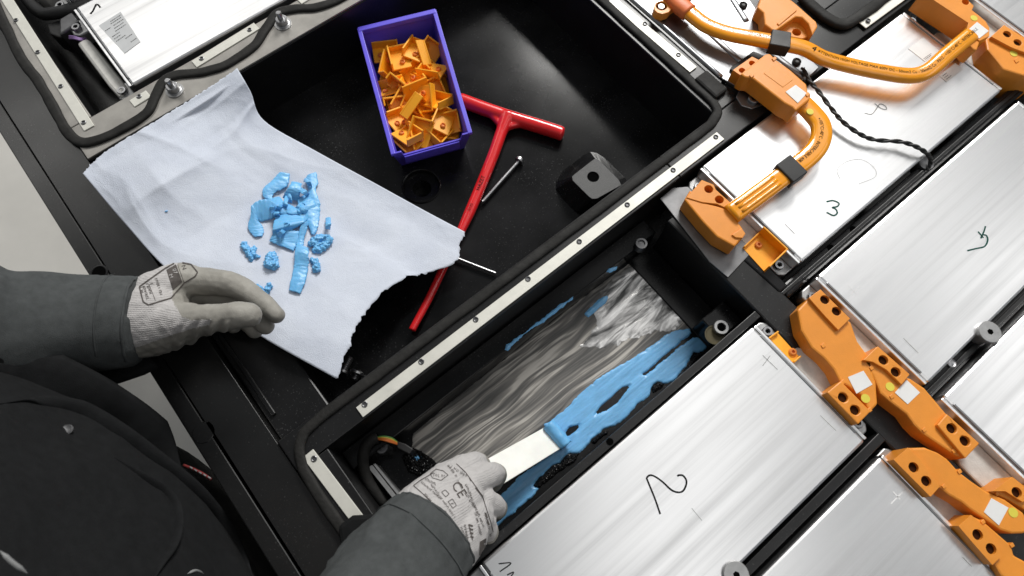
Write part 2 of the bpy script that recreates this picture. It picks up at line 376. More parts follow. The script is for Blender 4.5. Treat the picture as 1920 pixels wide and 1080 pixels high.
def chain(pts, k=5, n=14):
    """limb: tapered tube through (x, y, z, r) with round ends"""
    ps = [Vector(p[:3]) for p in pts]; rs = [p[3] for p in pts]; out = []
    path = catmull(ps, k) if len(ps) > 2 else [ps[0].lerp(ps[1], t / k) for t in range(k + 1)]
    rr = []
    for i in range(len(ps) - 1): rr += [rs[i] + (rs[i + 1] - rs[i]) * (j / k) for j in range(k)]
    rr.append(rs[-1])
    V = []; F = []
    up = None
    for i, p in enumerate(path):
        t = (path[min(i + 1, len(path) - 1)] - path[max(i - 1, 0)]).normalized()
        if up is None: up = t.orthogonal().normalized()
        up = (up - t * up.dot(t)).normalized(); s = t.cross(up)
        for q in range(n):
            a = 2 * math.pi * q / n; V.append(p + (up * math.cos(a) + s * math.sin(a)) * rr[i])
    for q in range(len(path) - 1):
        for i in range(n):
            j = (i + 1) % n; F.append([q * n + i, q * n + j, (q + 1) * n + j, (q + 1) * n + i])
    F.append(list(range(n))[::-1]); F.append(list(range((len(path) - 1) * n, len(path) * n)))
    out.append((V, F)); out.append(ball_vf(ps[0], rs[0])); out.append(ball_vf(ps[-1], rs[-1]))
    return out
def screw(name, c, r, h, parent, mt='steel', recess=True, washer=0.0):
    o = lathe(name, c, [(r * 0.94, 0), (r, 0.0004), (r, h * 0.8), (r * 0.9, h), (r * 0.52, h), (r * 0.46, h - min(h * 0.7, 0.0022)), (0.0002, h - min(h * 0.7, 0.0022))], mt, parent, 18)
    if recess: lathe('socket', (c[0], c[1], c[2] + h - min(h * .7, .0022) + 0.0003), [(r * 0.42, 0), (r * 0.42, 0.0003), (0.0002, 0.0003)], 'void', o, 6, False)
    if washer: lathe('washer', (c[0], c[1], c[2] - 0.0015), [(washer, 0), (washer, 0.0014), (r * 0.9, 0.0016)], mt, o, 22)
    return o
# ================================================================== SETTING
FZ = -0.09            # floor of the compartments
fl = prism('workshop_floor', [(-4, -4), (5, -4), (5, 5), (-4, 5)], -0.93, -0.90, 'concrete'); fl['kind'] = 'structure'
wt = thing('work_table', 'low grey steel table carrying the black battery housing', 'table', (0.5, 0.3, -0.90))
box('tabletop', -0.15, 1.3, -0.55, 1.15, -0.165, -0.125, 'table_grey', wt)
for x in (-0.1, 1.22):
    for y in (-0.5, 1.07): box('leg', x, x + 0.06, y, y + 0.06, -0.90, -0.165, 'table_grey', wt)
# ================================================================== BATTERY HOUSING
hs = thing('battery_housing', 'large black battery housing with open compartments, rubber seals and pale riveted strips', 'battery housing', (0.5, 0.3, -0.125))
hole_c = P(790, 349, FZ)
prism('base_plate', [(-0.175, -0.6), (1.4, -0.6), (1.4, 1.2), (-0.175, 1.2)], -0.122, FZ, 'black_gloss', hs, [circ(hole_c, 0.0255, 32)])
# drain cup in the tray floor
lathe('drain_cup', (hole_c.x, hole_c.y, -0.1215), [(0.0260, 0), (0.0260, 0.0325), (0.0250, 0.0334), (0.0238, 0.0325), (0.0232, 0.0255), (0.0125, 0.0250), (0.0120, 0.006), (0.0002, 0.006)], 'black_gloss', hs, 32)
prism('drain_opening', [P(788, 362, FZ) + Vector((dx, dy, 0)) for dx, dy in ((-.008, -.006), (.007, -.008), (.009, .007), (-.006, .009))], -0.1155, -0.1150, 'void', hs)
# flange plate along the open side, with its outer lip
lip_h = P(187, 511, -0.004); pl_h = P(381, 811, -0.004)
box('outer_lip', -0.1945, -0.1768, -0.6, 1.2, -0.05, -0.0045, 'black_flange', hs, 0.0012)
prism('flange_plate', [(-0.1752, -0.6), (-0.1295, -0.6), (-0.1295, 1.2), (-0.1752, 1.2)], -0.124, -0.004, 'black_flange', hs, [circ((pl_h.x, pl_h.y), 0.011, 20)], 0.001)
lathe('flange_hole', (lip_h.x - 0.001, lip_h.y, -0.0046), [(0.0098, 0), (0.0098, 0.0012), (0.0082, 0.0014), (0.0076, 0.0006), (0.0002, 0.0006)], 'black_satin', hs, 24)
lathe('flange_hole', (lip_h.x - 0.001, lip_h.y, -0.0038), [(0.0074, 0), (0.0074, 0.0002), (0.0002, 0.0002)], 'void', hs, 24)
# rails round the compartments
box('cross_rail', -0.1285, 0.56, 0.620, 0.6725, -0.12, -0.0032, 'black_satin', hs, 0.001)
box('rim_plate', -0.1285, 0.56, 0.6212, 0.6725, -0.0030, 0.0, 'rim_metal', hs, 0.0008)      # between module and tray
box('side_rail', -0.1285, -0.0985, 0.6735, 1.2, -0.12, -0.0032, 'black_satin', hs, 0.001)
box('rim_plate', -0.1285, -0.0985, 0.6735, 1.2, -0.0030, 0.0, 'rim_metal', hs, 0.0008)
box('cross_rail', -0.1285, 0.40, 0.1675, 0.2035, -0.12, -0.0005, 'black_satin', hs, 0.0012)      # between tray and trough
box('cross_rail', 0.4005, 0.62, 0.1675, 0.2035, -0.12, -0.0005, 'black_satin', hs, 0.0012)
box('side_rail', -0.1285, -0.0925, -0.6, 0.1665, -0.12, -0.0005, 'black_satin', hs, 0.0012)
box('side_rail', 0.494, 0.5335, 0.2045, 1.2, -0.12, -0.001, 'black_satin', hs, 0.0012)
box('tray_ledge', -0.1285, -0.0695, 0.2045, 0.619, -0.12, -0.022, 'black_satin', hs, 0.002)
box('tray_rib', -0.1225, -0.1175, 0.235, 0.615, -0.0225, -0.0185, 'black_satin', hs, 0.001)
# trough: side ledge, inner ledge, end beams, partition bars
box('trough_ledge', -0.0915, 0.354, 0.1440, 0.1668, -0.12, -0.052, 'black_gloss', hs, 0.0015)
box('partition_bar', -0.085, 0.3535, -0.0108, -0.0022, -0.12, -0.012, 'black_satin', hs, 0.0008)
box('end_beam', 0.3545, 0.3935, -0.6, 0.1385, -0.12, -0.0125, 'black_satin', hs, 0.002)
box('partition_bar', -0.085, 0.3535, -0.1830, -0.1735, -0.12, -0.008, 'black_satin', hs, 0.0008)
box('partition_bar', 0.3950, 0.95, -0.0150, 0.0000, -0.12, -0.014, 'black_gloss', hs, 0.003)
box('partition_bar', 0.3950, 0.95, -0.1880, -0.1745, -0.12, -0.016, 'black_gloss', hs, 0.003)
box('partition_groove', 0.392, 0.95, -0.0095, -0.0055, -0.0142, -0.0126, 'black_satin', hs, 0.0006)
box('partition_groove', 0.3955, 0.95, -0.1835, -0.1790, -0.0162, -0.0142, 'black_satin', hs, 0.0006)
box('trough_bottom_step', 0.315, 0.3535, -0.0015, 0.1435, FZ, FZ + 0.004, 'black_gloss', hs, 0.001)
# frame plate between tray rail, module ends and the silver plate
box('corner_plate', 0.5345, 0.90, 0.1690, 0.2300, -0.12, -0.004, 'black_flange', hs, 0.001)
box('cross_rail', 0.60, 1.2, 0.2305, 0.2620, -0.12, -0.0035, 'black_satin', hs, 0.0012)
box('side_rail', 0.90, 0.935, 0.2630, 0.60, -0.12, -0.0035, 'black_satin', hs, 0.0012)
# screw boss on the tray floor
bb = zl([(338, 640), (345, 580), (400, 495), (560, 375), (610, 352), (660, 360), (720, 400), (880, 550), (920, 640), (620, 860), (500, 830), (395, 720)], 960, 200, 4.153)
bt = zl([(474, 575), (468, 545), (490, 525), (625, 420), (648, 404), (668, 412), (700, 440), (830, 570), (850, 610), (660, 715), (625, 718), (600, 700)], 960, 200, 4.153)
vb = PP(bb, FZ); vt = PP(bt, -0.058); k = len(vb)
F_ = [[i, (i + 1) % k, k + (i + 1) % k, k + i] for i in range(k)]
hc = circ(P(960 + 632 / 4.153, 200 + 546 / 4.153, -0.058), 0.0078, 20)
bs = obj('floor_boss', vb + vt, F_, 'black_gloss', hs, smooth=False)
Vp, Fp = prism_vf(vt, -0.0585, -0.0578, [hc]); obj('boss_top', Vp, Fp, 'boss_grain', bs)
prism('boss_bore', circ((hc[0].x - 0.0078, hc[0].y), 0.0090, 20), -0.0600, -0.0592, 'void', bs)
# strips with threaded inserts
def strip(pa, pb, wd, inserts, z=0.0014, ir=0.0031):
    a = P(*pa, z); b_ = P(*pb, z); d = (b_ - a).normalized(); s = Vector((-d.y, d.x, 0)) * (wd / 2)
    hl = [P(px, py, z) for px, py in inserts]
    o = prism('mounting_strip', [a - s, b_ - s, b_ + s, a + s], -0.0012, z, 'zinc_strip', hs, [circ(h, ir * 0.78, 12) for h in hl], 0.0004, seg=1)
    for h in hl:
        lathe('threaded_insert', (h.x, h.y, -0.0008), [(ir, 0.0022), (ir, 0.0029), (ir * 0.78, 0.0033), (ir * 0.58, 0.0030), (ir * 0.55, 0.0008), (0.0002, 0.0008)], 'dark_steel', o, 14)
    return o
strip((674, 773), (1351, 254), 0.0125, [(684, 758), (790, 678), (892, 599), (990, 523), (1086, 453), (1176, 384), (1262, 319), (1342, 257)])
strip((577, 850), (690, 1000), 0.0125, [(589, 860)])
strip((6, -12), (167, 240), 0.0125, [(30, 38), (71, 98), (114, 162), (157, 230)])
strip((247, 194), (278, 175), 0.0125, [(261, 181)])
strip((364, 120), (481, 48), 0.0125, [(378, 110), (468, 56)])
strip((560, 2), (700, -85), 0.0125, [(620, -34)])
strip((1132, -14), (1300, 130), 0.0125, [(1139, 0), (1209, 45), (1272, 103)], 0.0014)
strip((1617, 47), (1720, -28), 0.0125, [(1627, 40)], 0.0)
# rubber seals
def seal(pxs, hw, hh, z, nz=0.0006):
    path = catmull(PP(pxs, z), 10); path = [p + Vector((noise.noise(p * 70) * nz, noise.noise(p * 70 + Vector((9, 0, 0))) * nz, noise.noise(p * 50) * nz * .6)) for p in path]
    return sweep('rubber_seal', path, [hw * (1 + 0.12 * noise.noise(p * 40)) for p in path], hh, 'rubber', hs, 10, 3.0)
seal(zl([(-60, -60), (30, 140), (110, 300), (185, 400), (245, 500), (300, 600), (350, 680), (410, 718), (490, 712), (620, 652), (745, 570), (790, 480), (835, 405), (905, 378), (1010, 368), (1140, 330), (1285, 235), (1350, 140), (1410, 66), (1500, 45), (1600, 38), (1720, -5), (1900, -120)], 0, 0, 2.7), 0.0062, 0.0032, 0.001)
sc = [Vector((x, y, 0.0006)) for x, y in ((-0.1235, -0.3), (-0.1235, 0.05), (-0.1232, 0.145), (-0.1195, 0.172), (-0.1090, 0.1890), (-0.085, 0.1958), (0.0, 0.1962), (0.2, 0.1962), (0.44, 0.1962), (0.487, 0.199), (0.5035, 0.2120), (0.5055, 0.25), (0.5055, 0.40), (0.5055, 0.75))]
pa = catmull(sc, 10); pa = [p + Vector((noise.noise(p * 60), noise.noise(p * 60 + Vector((5, 0, 0))), 0.4 * noise.noise(p * 60))) * 0.0005 for p in pa]
sweep('rubber_seal', pa, [0.0058 * (1 + 0.1 * noise.noise(p * 40)) for p in pa], 0.0026, 'rubber', hs, 10, 3.0)
seal([(1480, -30), (1535, 22), (1575, 45), (1605, 35), (1660, -5), (1720, -50)], 0.0075, 0.0045, 0.0)
box('seal_block', 0.5085, 0.5300, 0.2180, 0.2560, -0.0012, 0.0062, 'rubber', hs, 0.003)
# small fixed pieces inside the trough: threaded sockets and posts
def post(px, py, z, r, h, mt='steel', nm='threaded_post'):
    c = P(px, py, z + h); return lathe(nm, (c.x, c.y, z), [(r, 0), (r, h - 0.0008), (r * 0.92, h), (r * 0.6, h), (r * 0.52, h - 0.002), (0.0003, h - 0.002)], mt, hs, 24)
post(1203, 456, -0.056, 0.0075, 0.012, 'dark_steel'); post(715, 838, FZ, 0.0075, 0.03, 'dark_steel')
box('corner_step', 0.316, 0.3535, -0.0015, 0.030, FZ, -0.0485, 'black_gloss', hs, 0.002)
post(1353, 613, -0.0488, 0.0088, 0.007, 'galvanised')
c = P(1353, 613, -0.042); lathe('post_bore', (c.x, c.y, -0.0437), [(0.0045, 0), (0.0045, 0.0006), (0.0002, 0.0006)], 'void', hs, 16)
c = P(1340, 628, -0.0480); lathe('brass_ring', (c.x, c.y, -0.0487), [(0.0115, 0), (0.0115, 0.0012), (0.0100, 0.0012), (0.0095, 0.0006), (0.0002, 0.0006)], 'brass_dull', hs, 24)
c = P(1142, 826, -0.011); lathe('bar_hole', (c.x, -0.0062, -0.0122), [(0.0038, 0), (0.0038, 0.0006), (0.0030, 0.0008), (0.0002, 0.0008)], 'void', hs, 16)
def bolt_washer(px, py, z, r, h=0.006, z0=-0.03):
    c = P(px, py, z); o = lathe('bolt_washer', (c.x, c.y, z0), [(r * 0.72, 0), (r * 0.72, z - z0 - h), (r, z - z0 - h), (r, z - z0 - 0.0006), (r * 0.95, z - z0), (0.0003, z - z0)], 'galvanised', hs, 30)
    lathe('socket', (c.x, c.y, z - 0.0004), [(r * 0.27, 0), (r * 0.27, 0.0006), (0.0003, 0.0006)], 'void', o, 6, False); return o
bolt_washer(1857, 622, 0.004, 0.0122); bolt_washer(1381, 1078, 0.004, 0.0122)
c = P(1736, 306, -0.012); lathe('bolt_washer', (c.x, c.y, -0.03), [(0.009, 0), (0.009, 0.019), (0.006, 0.020), (0.0003, 0.020)], 'dark_steel', hs, 20)
for px, py in ((1560, 464), (1602, 429)):
    c = P(px, py, -0.012); lathe('bar_hole', (c.x, c.y, -0.0142), [(0.0045, 0), (0.0045, 0.0006), (0.0030, 0.0008), (0.0002, 0.0008)], 'void', hs, 16)
c = P(1785, 680, -0.014); lathe('bar_screw', (c.x, c.y, -0.0162), [(0.005, 0), (0.005, 0.002), (0.003, 0.003), (0.0002, 0.003)], 'steel', hs, 14)
# studs beside the seal
for px, py in ((531, 45), (328, 170)):
    c = P(px, py, 0.0)
    o = lathe('stud', (c.x, c.y, -0.0002), [(0.0085, 0), (0.0085, 0.002), (0.0075, 0.0025), (0.0075, 0.009), (0.0066, 0.010), (0.0036, 0.010), (0.0036, 0.019), (0.0028, 0.020), (0.0002, 0.020)], 'steel', hs, 12)
    lathe('washer', (c.x, c.y, -0.0004), [(0.0110, 0), (0.0110, 0.0016), (0.0082, 0.0018)], 'galvanised', o, 22)
# grey bracket sheet at the trough end and module end lugs of the setting
pprism('bracket_sheet', [(1238, 372), (1262, 352), (1290, 350), (1335, 395), (1412, 470), (1365, 520), (1330, 490)], -0.012, -0.0105, 'dark_sheet', hs, bevel=0.0004)
pprism('cable_channel', [(1375, 462), (1412, 470), (1478, 535), (1462, 548), (1395, 488)], -0.03, -0.011, 'black_gloss', hs, bevel=0.002)
# ================================================================== MODULES
def module(label, x0, x1, y0, y1, ends=(-1, 1)):
    t = thing('battery_module', label, 'battery module', ((x0 + x1) / 2, (y0 + y1) / 2, FZ), 'aluminium battery modules in the housing')
    e = 0.0035
    box('casing', x0 + e + 0.0006, x1 - e - 0.0006, y0, y1, FZ, 0.0, 'aluminium', t, 0.0028)
    for xa, xb in ((x0, x0 + e), (x1 - e, x1)):
        box('end_plate', xa, xb, y0 + 0.001, y1 - 0.001, FZ, -0.0008, 'aluminium', t, 0.0008)
    for xe, s in ((x0, -1), (x1, 1)):
        for yy in (y0 + 0.014, y1 - 0.014):
            p = [(xe, yy - 0.0125), (xe + s * 0.013, yy - 0.0125), (xe + s * 0.019, yy - 0.007), (xe + s * 0.019, yy + 0.007), (xe + s * 0.013, yy + 0.0125), (xe, yy + 0.0125)]
            prism('mounting_lug', p, -0.035, -0.016, 'galvanised', t, bevel=0.0015)
            screw('lug_screw', (xe + s * 0.0105, yy, -0.016), 0.0056, 0.0045, t, washer=0.0075)
        ym = (y0 + y1) / 2
        if s in ends: prism('terminal_block', [(xe, ym - 0.032), (xe + s * 0.022, ym - 0.032), (xe + s * 0.032, ym - 0.020), (xe + s * 0.032, ym + 0.020), (xe + s * 0.022, ym + 0.032), (xe, ym + 0.032)], -0.05, -0.012, 'terminal_grey', t, bevel=0.002)
    for xs in (x0 + 0.0046, x1 - 0.0068):     # folded seam near the ends of the lid
        box('lid_seam', xs, xs + 0.0022, y0 + 0.012, y1 - 0.012, -0.001, 0.0007, 'sheet_metal', t, 0.0004)
    return t
M2 = module('pale aluminium battery module with a large handwritten 2, beside the blue-smeared trough', -0.0430, 0.3365, -0.1685, -0.0130)
M6 = module('aluminium battery module with pale plus mark beyond the bar from the one numbered 2', -0.0430, 0.3365, -0.3430, -0.1875)
M3 = module('aluminium battery module with green 3 lying under the orange cables', 0.4260, 0.8060, 0.0045, 0.1620)
M4 = module('brushed aluminium battery module with a handwritten green 4', 0.4270, 0.8060, -0.1715, -0.0175)
M5 = module('bright unnumbered aluminium battery module beside the round bolt washer', 0.4270, 0.8060, -0.3460, -0.1895)
M1 = module('aluminium battery module with black chevron and printed label in its own compartment', -0.0430, 0.3365, 0.6840, 0.8400, (1,))
M8 = module('aluminium battery module past the one with the black chevron and label', -0.0430, 0.3365, 0.8590, 1.0150)
M7 = module('aluminium battery module behind the connector with the two white stickers', 0.8960, 1.2760, 0.0045, 0.1620)
M9 = module('aluminium battery module beyond the end of the one numbered 4', 0.8960, 1.2760, -0.1715, -0.0175)
Z1 = 0.0003
# handwriting
def hand(nm, pxs, wd, mt, par): return stroke(nm, pxs, Z1, wd * 1.7, mt, par)
hand('pen_mark', [(1238, 964), (1228, 935), (1215, 903), (1213, 896), (1219, 891), (1229, 894), (1243, 904), (1258, 918), (1270, 923), (1280, 921), (1286, 911), (1287, 901), (1281, 892), (1273, 891), (1270, 893)], 0.0011, 'ink', M2)
hand('pen_mark', [(935, 1057), (958, 1056), (937, 1072)], 0.0007, 'ink', M2); hand('pen_mark', [(951, 1078), (963, 1073), (955, 1085)], 0.0007, 'ink', M2)
hand('pen_mark', [(1550, 378), (1562, 376), (1573, 381), (1570, 387), (1561, 389), (1567, 392), (1570, 399), (1563, 404), (1550, 398)], 0.0011, 'ink_green', M3)
hand('pen_mark', [(1621, 212), (1634, 214), (1642, 206), (1650, 195), (1660, 199), (1662, 205), (1652, 203), (1640, 194)], 0.0008, 'ink_faint', M3)
hand('pen_mark', [(1814, 470), (1830, 466), (1846, 462), (1852, 451), (1850, 442), (1844, 440)], 0.0011, 'ink_green', M4); hand('pen_mark', [(1834, 434), (1840, 441), (1844, 446)], 0.0010, 'ink_green', M4); hand('pen_mark', [(1848, 424), (1845, 434), (1839, 447)], 0.0010, 'ink_green', M4)
hand('pen_mark', [(169, 26), (174, 20), (180, 8)], 0.0014, 'ink', M1); hand('pen_mark', [(180, 8), (184, 9), (188, 14)], 0.0014, 'ink', M1)
for a, b_, mo, mtn, q in (((1430, 666), (1458, 693), M2, 'ink_faint', 0.0007), ((1444, 667), (1430, 686), M2, 'ink_faint', 0.0007), ((1538, 779), (1568, 808), M2, 'ink_faint', 0.0006), ((1297, 953), (1316, 976), M2, 'ink_faint', 0.0006),
        ((1670, 945), (1698, 917), M6, 'ink_pale', 0.0013), ((1674, 921), (1688, 937), M6, 'ink_pale', 0.0013), ((1595, 553), (1612, 536), M4, 'ink_pale', 0.0009), ((1590, 535), (1606, 552), M4, 'ink_pale', 0.0009),
        ((1694, 634), (1722, 662), M4, 'ink_faint', 0.0006), ((1472, 420), (1490, 438), M3, 'ink_faint', 0.0006), ((1805, 1045), (1822, 1062), M6, 'ink_faint', 0.0007)):
    stroke('pencil_mark', [a, ((a[0] + b_[0]) / 2, (a[1] + b_[1]) / 2), b_], Z1, q, mtn, mo)
pc = P(1608, 322, Z1); stroke('pencil_mark', [(1575, 335), (1570, 318), (1590, 302), (1618, 300), (1640, 316), (1640, 332), (1610, 345)], Z1, 0.0005, 'ink_faint', M3)
# printed labels (machine codes left off)
def sticker(pxs, z, par, mt='sticker_white', nm='sticker', rows=(), rw=0.0007):
    o = pprism(nm, pxs, z - 0.0002, z + 0.0002, mt, par)
    if rows:
        q = PP(pxs, z + 0.00035); parts = []
        for (v, u0, u1) in rows:
            u = u0
            while u < u1:
                l = random.uniform(0.03, 0.09); e2 = min(u1, u + l)
                def bl(uu, vv): return q[0] * (1 - uu) * (1 - vv) + q[1] * uu * (1 - vv) + q[2] * uu * vv + q[3] * (1 - uu) * vv
                a = bl(u, v); b2 = bl(e2, v); d = (b2 - a).normalized(); s = Vector((-d.y, d.x, 0)) * rw / 2
                parts.append(([a - s, b2 - s, b2 + s, a + s], [[0, 1, 2, 3]])); u = e2 + random.uniform(0.015, 0.03)
        V, F = merge(parts); obj('print', V, F, 'ink', o)
    return o
sticker([(185, 48), (226, 22), (263, 78), (233, 100)], 0.0003, M1, 'label_silver', 'label', [(0.08, 0.45, 0.95), (0.14, 0.4, 0.9), (0.22, 0.05, 0.3), (0.22, 0.45, 0.95), (0.30, 0.4, 0.85), (0.38, 0.35, 0.9), (0.46, 0.1, 0.5), (0.54, 0.1, 0.45), (0.62, 0.1, 0.6), (0.70, 0.5, 0.9), (0.86, 0.6, 0.95)], 0.0011)
sticker([(1703, 91), (1731, 70), (1762, 96), (1734, 115)], 0.0003, M3, rows=[(0.86, 0.08, 0.6), (0.93, 0.08, 0.5)])
sticker([(1761, 142), (1791, 118), (1806, 130), (1775, 154)], 0.0003, M3, rows=[(0.25, 0.1, 0.35), (0.5, 0.1, 0.3), (0.75, 0.1, 0.4)])
# ================================================================== SILVER PLATE, ORANGE COVERS, CABLES
sp = thing('junction_plate', 'bare silver sheet metal plate under the ring end of the long orange cable', 'metal plate', P(1330, 60, -0.004))
pprism('sheet', [(1183, -4), (1352, 146), (1388, 166), (1380, 182), (1390, 198), (1410, 204), (1432, 196), (1470, 168), (1518, 143), (1536, 126), (1490, 85), (1420, 20), (1385, -30), (1160, -30)], -0.004, 0.001, 'sheet_metal', sp, bevel=0.0008)
sweep('rolled_edge', catmull(PP([(1150, -32), (1184, -2), (1260, 64), (1352, 145)], 0.002), 6), 0.0036, 0.0030, 'sheet_metal', sp, 12)
for a, b_ in (((1368, -10), (1400, 40)), ((1326, 58), (1392, 118)), ((1445, 98), (1512, 148))):
    sweep('pressed_bead', catmull(PP([a, ((a[0] + b_[0]) / 2, (a[1] + b_[1]) / 2), b_], 0.001), 5), 0.0042, 0.0014, 'sheet_metal', sp, 10)
for px, py in ((1393, 11), (1493, 117)):
    c = P(px, py, 0.001); lathe('plug', (c.x, c.y, 0.0005), [(0.0055, 0), (0.0055, 0.003), (0.0035, 0.0045), (0.002, 0.003), (0.0002, 0.003)], 'black_plastic', sp, 14)
c = P(1344, 17, 0.001); lathe('plate_hole', (c.x, c.y, 0.0005), [(0.0048, 0), (0.0048, 0.0008), (0.0002, 0.0008)], 'galvanised', sp, 18)
c = P(1412, 187, 0.001); screw('plate_screw', (c.x, c.y, 0.0008), 0.0070, 0.004, sp, recess=False)
# --- long cable
lc = thing('orange_cable', 'long glossy orange high-voltage cable with black print and ring terminal on the silver plate', 'cable', P(1550, 110, 0.0))
LZ = [(230, 14, .016), (290, 62, .016), (370, 122, .017), (470, 160, .019), (600, 186, .022), (720, 208, .024), (840, 232, .024), (935, 280, .022), (1050, 313, .020), (1200, 345, .020), (1345, 365, .021), (1435, 345, .023), (1530, 265, .025), (1645, 170, .027)]
lp = catmull([P(1180 + a / 2.571, b_ / 2.571, z) for a, b_, z in LZ], 10)
sweep('sheath', lp, 0.0102, 0.0062, 'orange_cable', lc, 20, 2.6)
def along(path):
    L_ = [0.0]
    for i in range(1, len(path)): L_.append(L_[-1] + (path[i] - path[i - 1]).length)
    fr = frames(path)
    def f(s):
        i = max(0, min(len(path) - 2, int(np.searchsorted(L_, s)) - 1)); t = (s - L_[i]) / max(1e-9, L_[i + 1] - L_[i])
        a, b_ = fr[i], fr[i + 1]; return path[i].lerp(path[i + 1], t), a[1].lerp(b_[1], t), a[2].lerp(b_[2], t)
    return f, L_[-1], L_
def nearest_s(path, L_, px):
    return min((math.hypot(pix(p)[0] - px[0], pix(p)[1] - px[1]), l) for p, l in zip(path, L_))[1]
def cable_text(path, s, px0, size, rh, rwid, par, power, off=0.0, stretch=1.0, flip=False):
    f, tot, L_ = along(path); s0 = nearest_s(path, L_, px0); V, F = text_vf(s, size); out = []
    for v in V:
        x, y = v.x * stretch, v.y - size * 0.33 + off
        if flip: x, y = -x, -y
        p, sd, up = f(s0 + x); q = min(0.98, abs(y) / rwid); h = rh * (1 - q ** power) ** (1 / power)
        out.append(p - sd * y + up * (h + 0.00035))
    obj('print', out, F, 'ink', par)
cable_text(lp, '50mm2 Cu - PA12 - +105°C/-40°C -  INTERCABLE 60R', (1300, 22), 0.0058, 0.0062, 0.0102, lc, 2.6, 0.0012, 0.80)
cable_text(lp, '4', (1522, 92), 0.011, 0.0062, 0.0102, lc, 2.6)
cable_text(lp, 'ATTENTION HIGH VOLTAGE MAX 600V DC - 50mm2 Cu - 50mm2 Cu - PA12 - +105°C/-40°C - INTERCABLE', (1530, 98), 0.0058, 0.0062, 0.0102, lc, 2.6, 0.0006, 0.84)
# heat shrink sleeve and ring terminal
f_, _, _ = along(lp)
hp = [P(1258, -8, 0.016), P(1272, 8, 0.016), P(1292, 24, 0.016)]
sweep('shrink_sleeve', catmull(hp, 6), 0.0122, 0.0085, 'orange_shrink', lc, 16, 2.4)
rt = PP(zl([(25, 50), (40, 20), (90, 0), (160, -20), (250, -60), (330, -30), (170, 60), (140, 95), (90, 110), (50, 98), (28, 75)], 1220, 0, 4.153), 0.016)
rc = P(1220 + 85 / 4.153, 45 / 4.153, 0.016)
rg = prism('ring_terminal', rt, 0.004, 0.016, 'orange_cover', lc, [circ(rc, 0.0072, 18)], 0.0015)
o = lathe('terminal_bolt', (rc.x, rc.y, 0.003), [(0.0070, 0), (0.0070, 0.007), (0.0062, 0.0075), (0.0050, 0.0078), (0.0050, 0.0115), (0.0042, 0.0125), (0.0002, 0.0125)], 'steel', lc, 6, False)
def clamp(px, py, path, hl, hw, hh, par):
    f, tot, L_ = along(path); s0 = nearest_s(path, L_, (px, py)); V = []; pr = [(-1, -1), (1, -1), (1, 1), (-1, 1)]
    for ds in (-hl, hl):
        p, sd, up = f(s0 + ds); V += [p + sd * hw * a + up * hh * b_ for a, b_ in pr]
    obj('foam_clamp', V, [[0, 1, 2, 3], [4, 5, 6, 7]] + [[i, (i + 1) % 4, 4 + (i + 1) % 4, 4 + i] for i in range(4)], 'black_plastic', par, bevel=0.0012)
clamp(1461, 73, lp, 0.0118, 0.0122, 0.0086, lc)
# far connector of the long cable
def inset_panel(nm, pxs, z, mt, par, h=0.0008): return pprism(nm, pxs, z - 0.001, z + h, mt, par, bevel=0.0005)
z = 0.030
cn = pprism('connector', zl([(700, -60), (1010, -60), (1062, 2), (1105, 45), (1090, 78), (1135, 112), (1200, 168), (1226, 215), (1226, 282), (1150, 318), (1050, 236), (1062, 178)], 1560, 0, 4.153), 0.0, z, 'orange_cover', lc, [(1560 + 1040 / 4.153, 15 / 4.153, 0.0045)], 0.0015)
pprism('cable_collar', zl([(985, 265), (1045, 228), (1155, 318), (1130, 390), (1105, 385)], 1560, 0, 4.153), 0.004, 0.0285, 'orange_cover', cn, bevel=0.0015)
sticker([(1814, 57), (1832, 41), (1854, 58), (1836, 72)], z + 0.0004, cn)
yc = P(1826, 34, z); prism('yellow_dot', circ(yc, 0.0044, 18), z, z + 0.0004, 'sticker_yellow', cn)
# --- short bent cable with its two connectors
bc = thing('orange_cable', 'short bent orange busbar cable with black foam sleeve above the handwritten 3', 'cable', P(1500, 260, 0.0))
BZ = [(835, 500, .020), (880, 545, .020), (918, 595, .020), (926, 650, .020), (905, 710, .0195), (855, 765, .019), (760, 835, .018), (640, 925, .016), (490, 1035, .014)]
bp_ = catmull([P(1180 + a / 2.571, b_ / 2.571, zz) for a, b_, zz in BZ], 10)
sweep('sheath', bp_, 0.0118, 0.0058, 'orange_cable', bc, 24, 3.2)
f2, tot2, L2 = along(bp_)
for off in (-0.0055, 0.0, 0.0055):
    s0 = nearest_s(bp_, L2, (1455, 345)); s1 = nearest_s(bp_, L2, (1385, 395)); pth = []
    for i in range(9):
        p, sd, up = f2(s0 + (s1 - s0) * i / 8); pth.append(p + sd * off + up * 0.0056)
    sweep('moulded_rib', pth, 0.0018, 0.0011, 'orange_cable', bc, 8)
clamp(1479, 323, bp_, 0.0112, 0.0142, 0.0082, bc)
cable_text(bp_, '+105°C/-40°C - INTERCABLE 60R', (1535, 225), 0.0058, 0.0058, 0.0118, bc, 3.2, -0.0020, 0.9)
yc = P(1519, 209, 0.0265); prism('yellow_dot', circ(yc, 0.0042, 18), 0.0255, 0.0265, 'sticker_yellow', bc)
z = 0.032
cn = pprism('connector', zl([(700, 575), (740, 540), (895, 420), (930, 415), (975, 462), (1085, 540), (1215, 655), (1225, 712), (1250, 738), (1238, 775), (1130, 862), (1105, 835), (1040, 800), (900, 690), (790, 605), (735, 600)], 1220, 0, 4.153), 0.006, z, 'orange_cover', bc, bevel=0.0018)
inset_panel('cover_panel', zl([(880, 570), (965, 515), (1110, 620), (1030, 680)], 1220, 0, 4.153), z, 'orange_cover', cn, 0.0004)
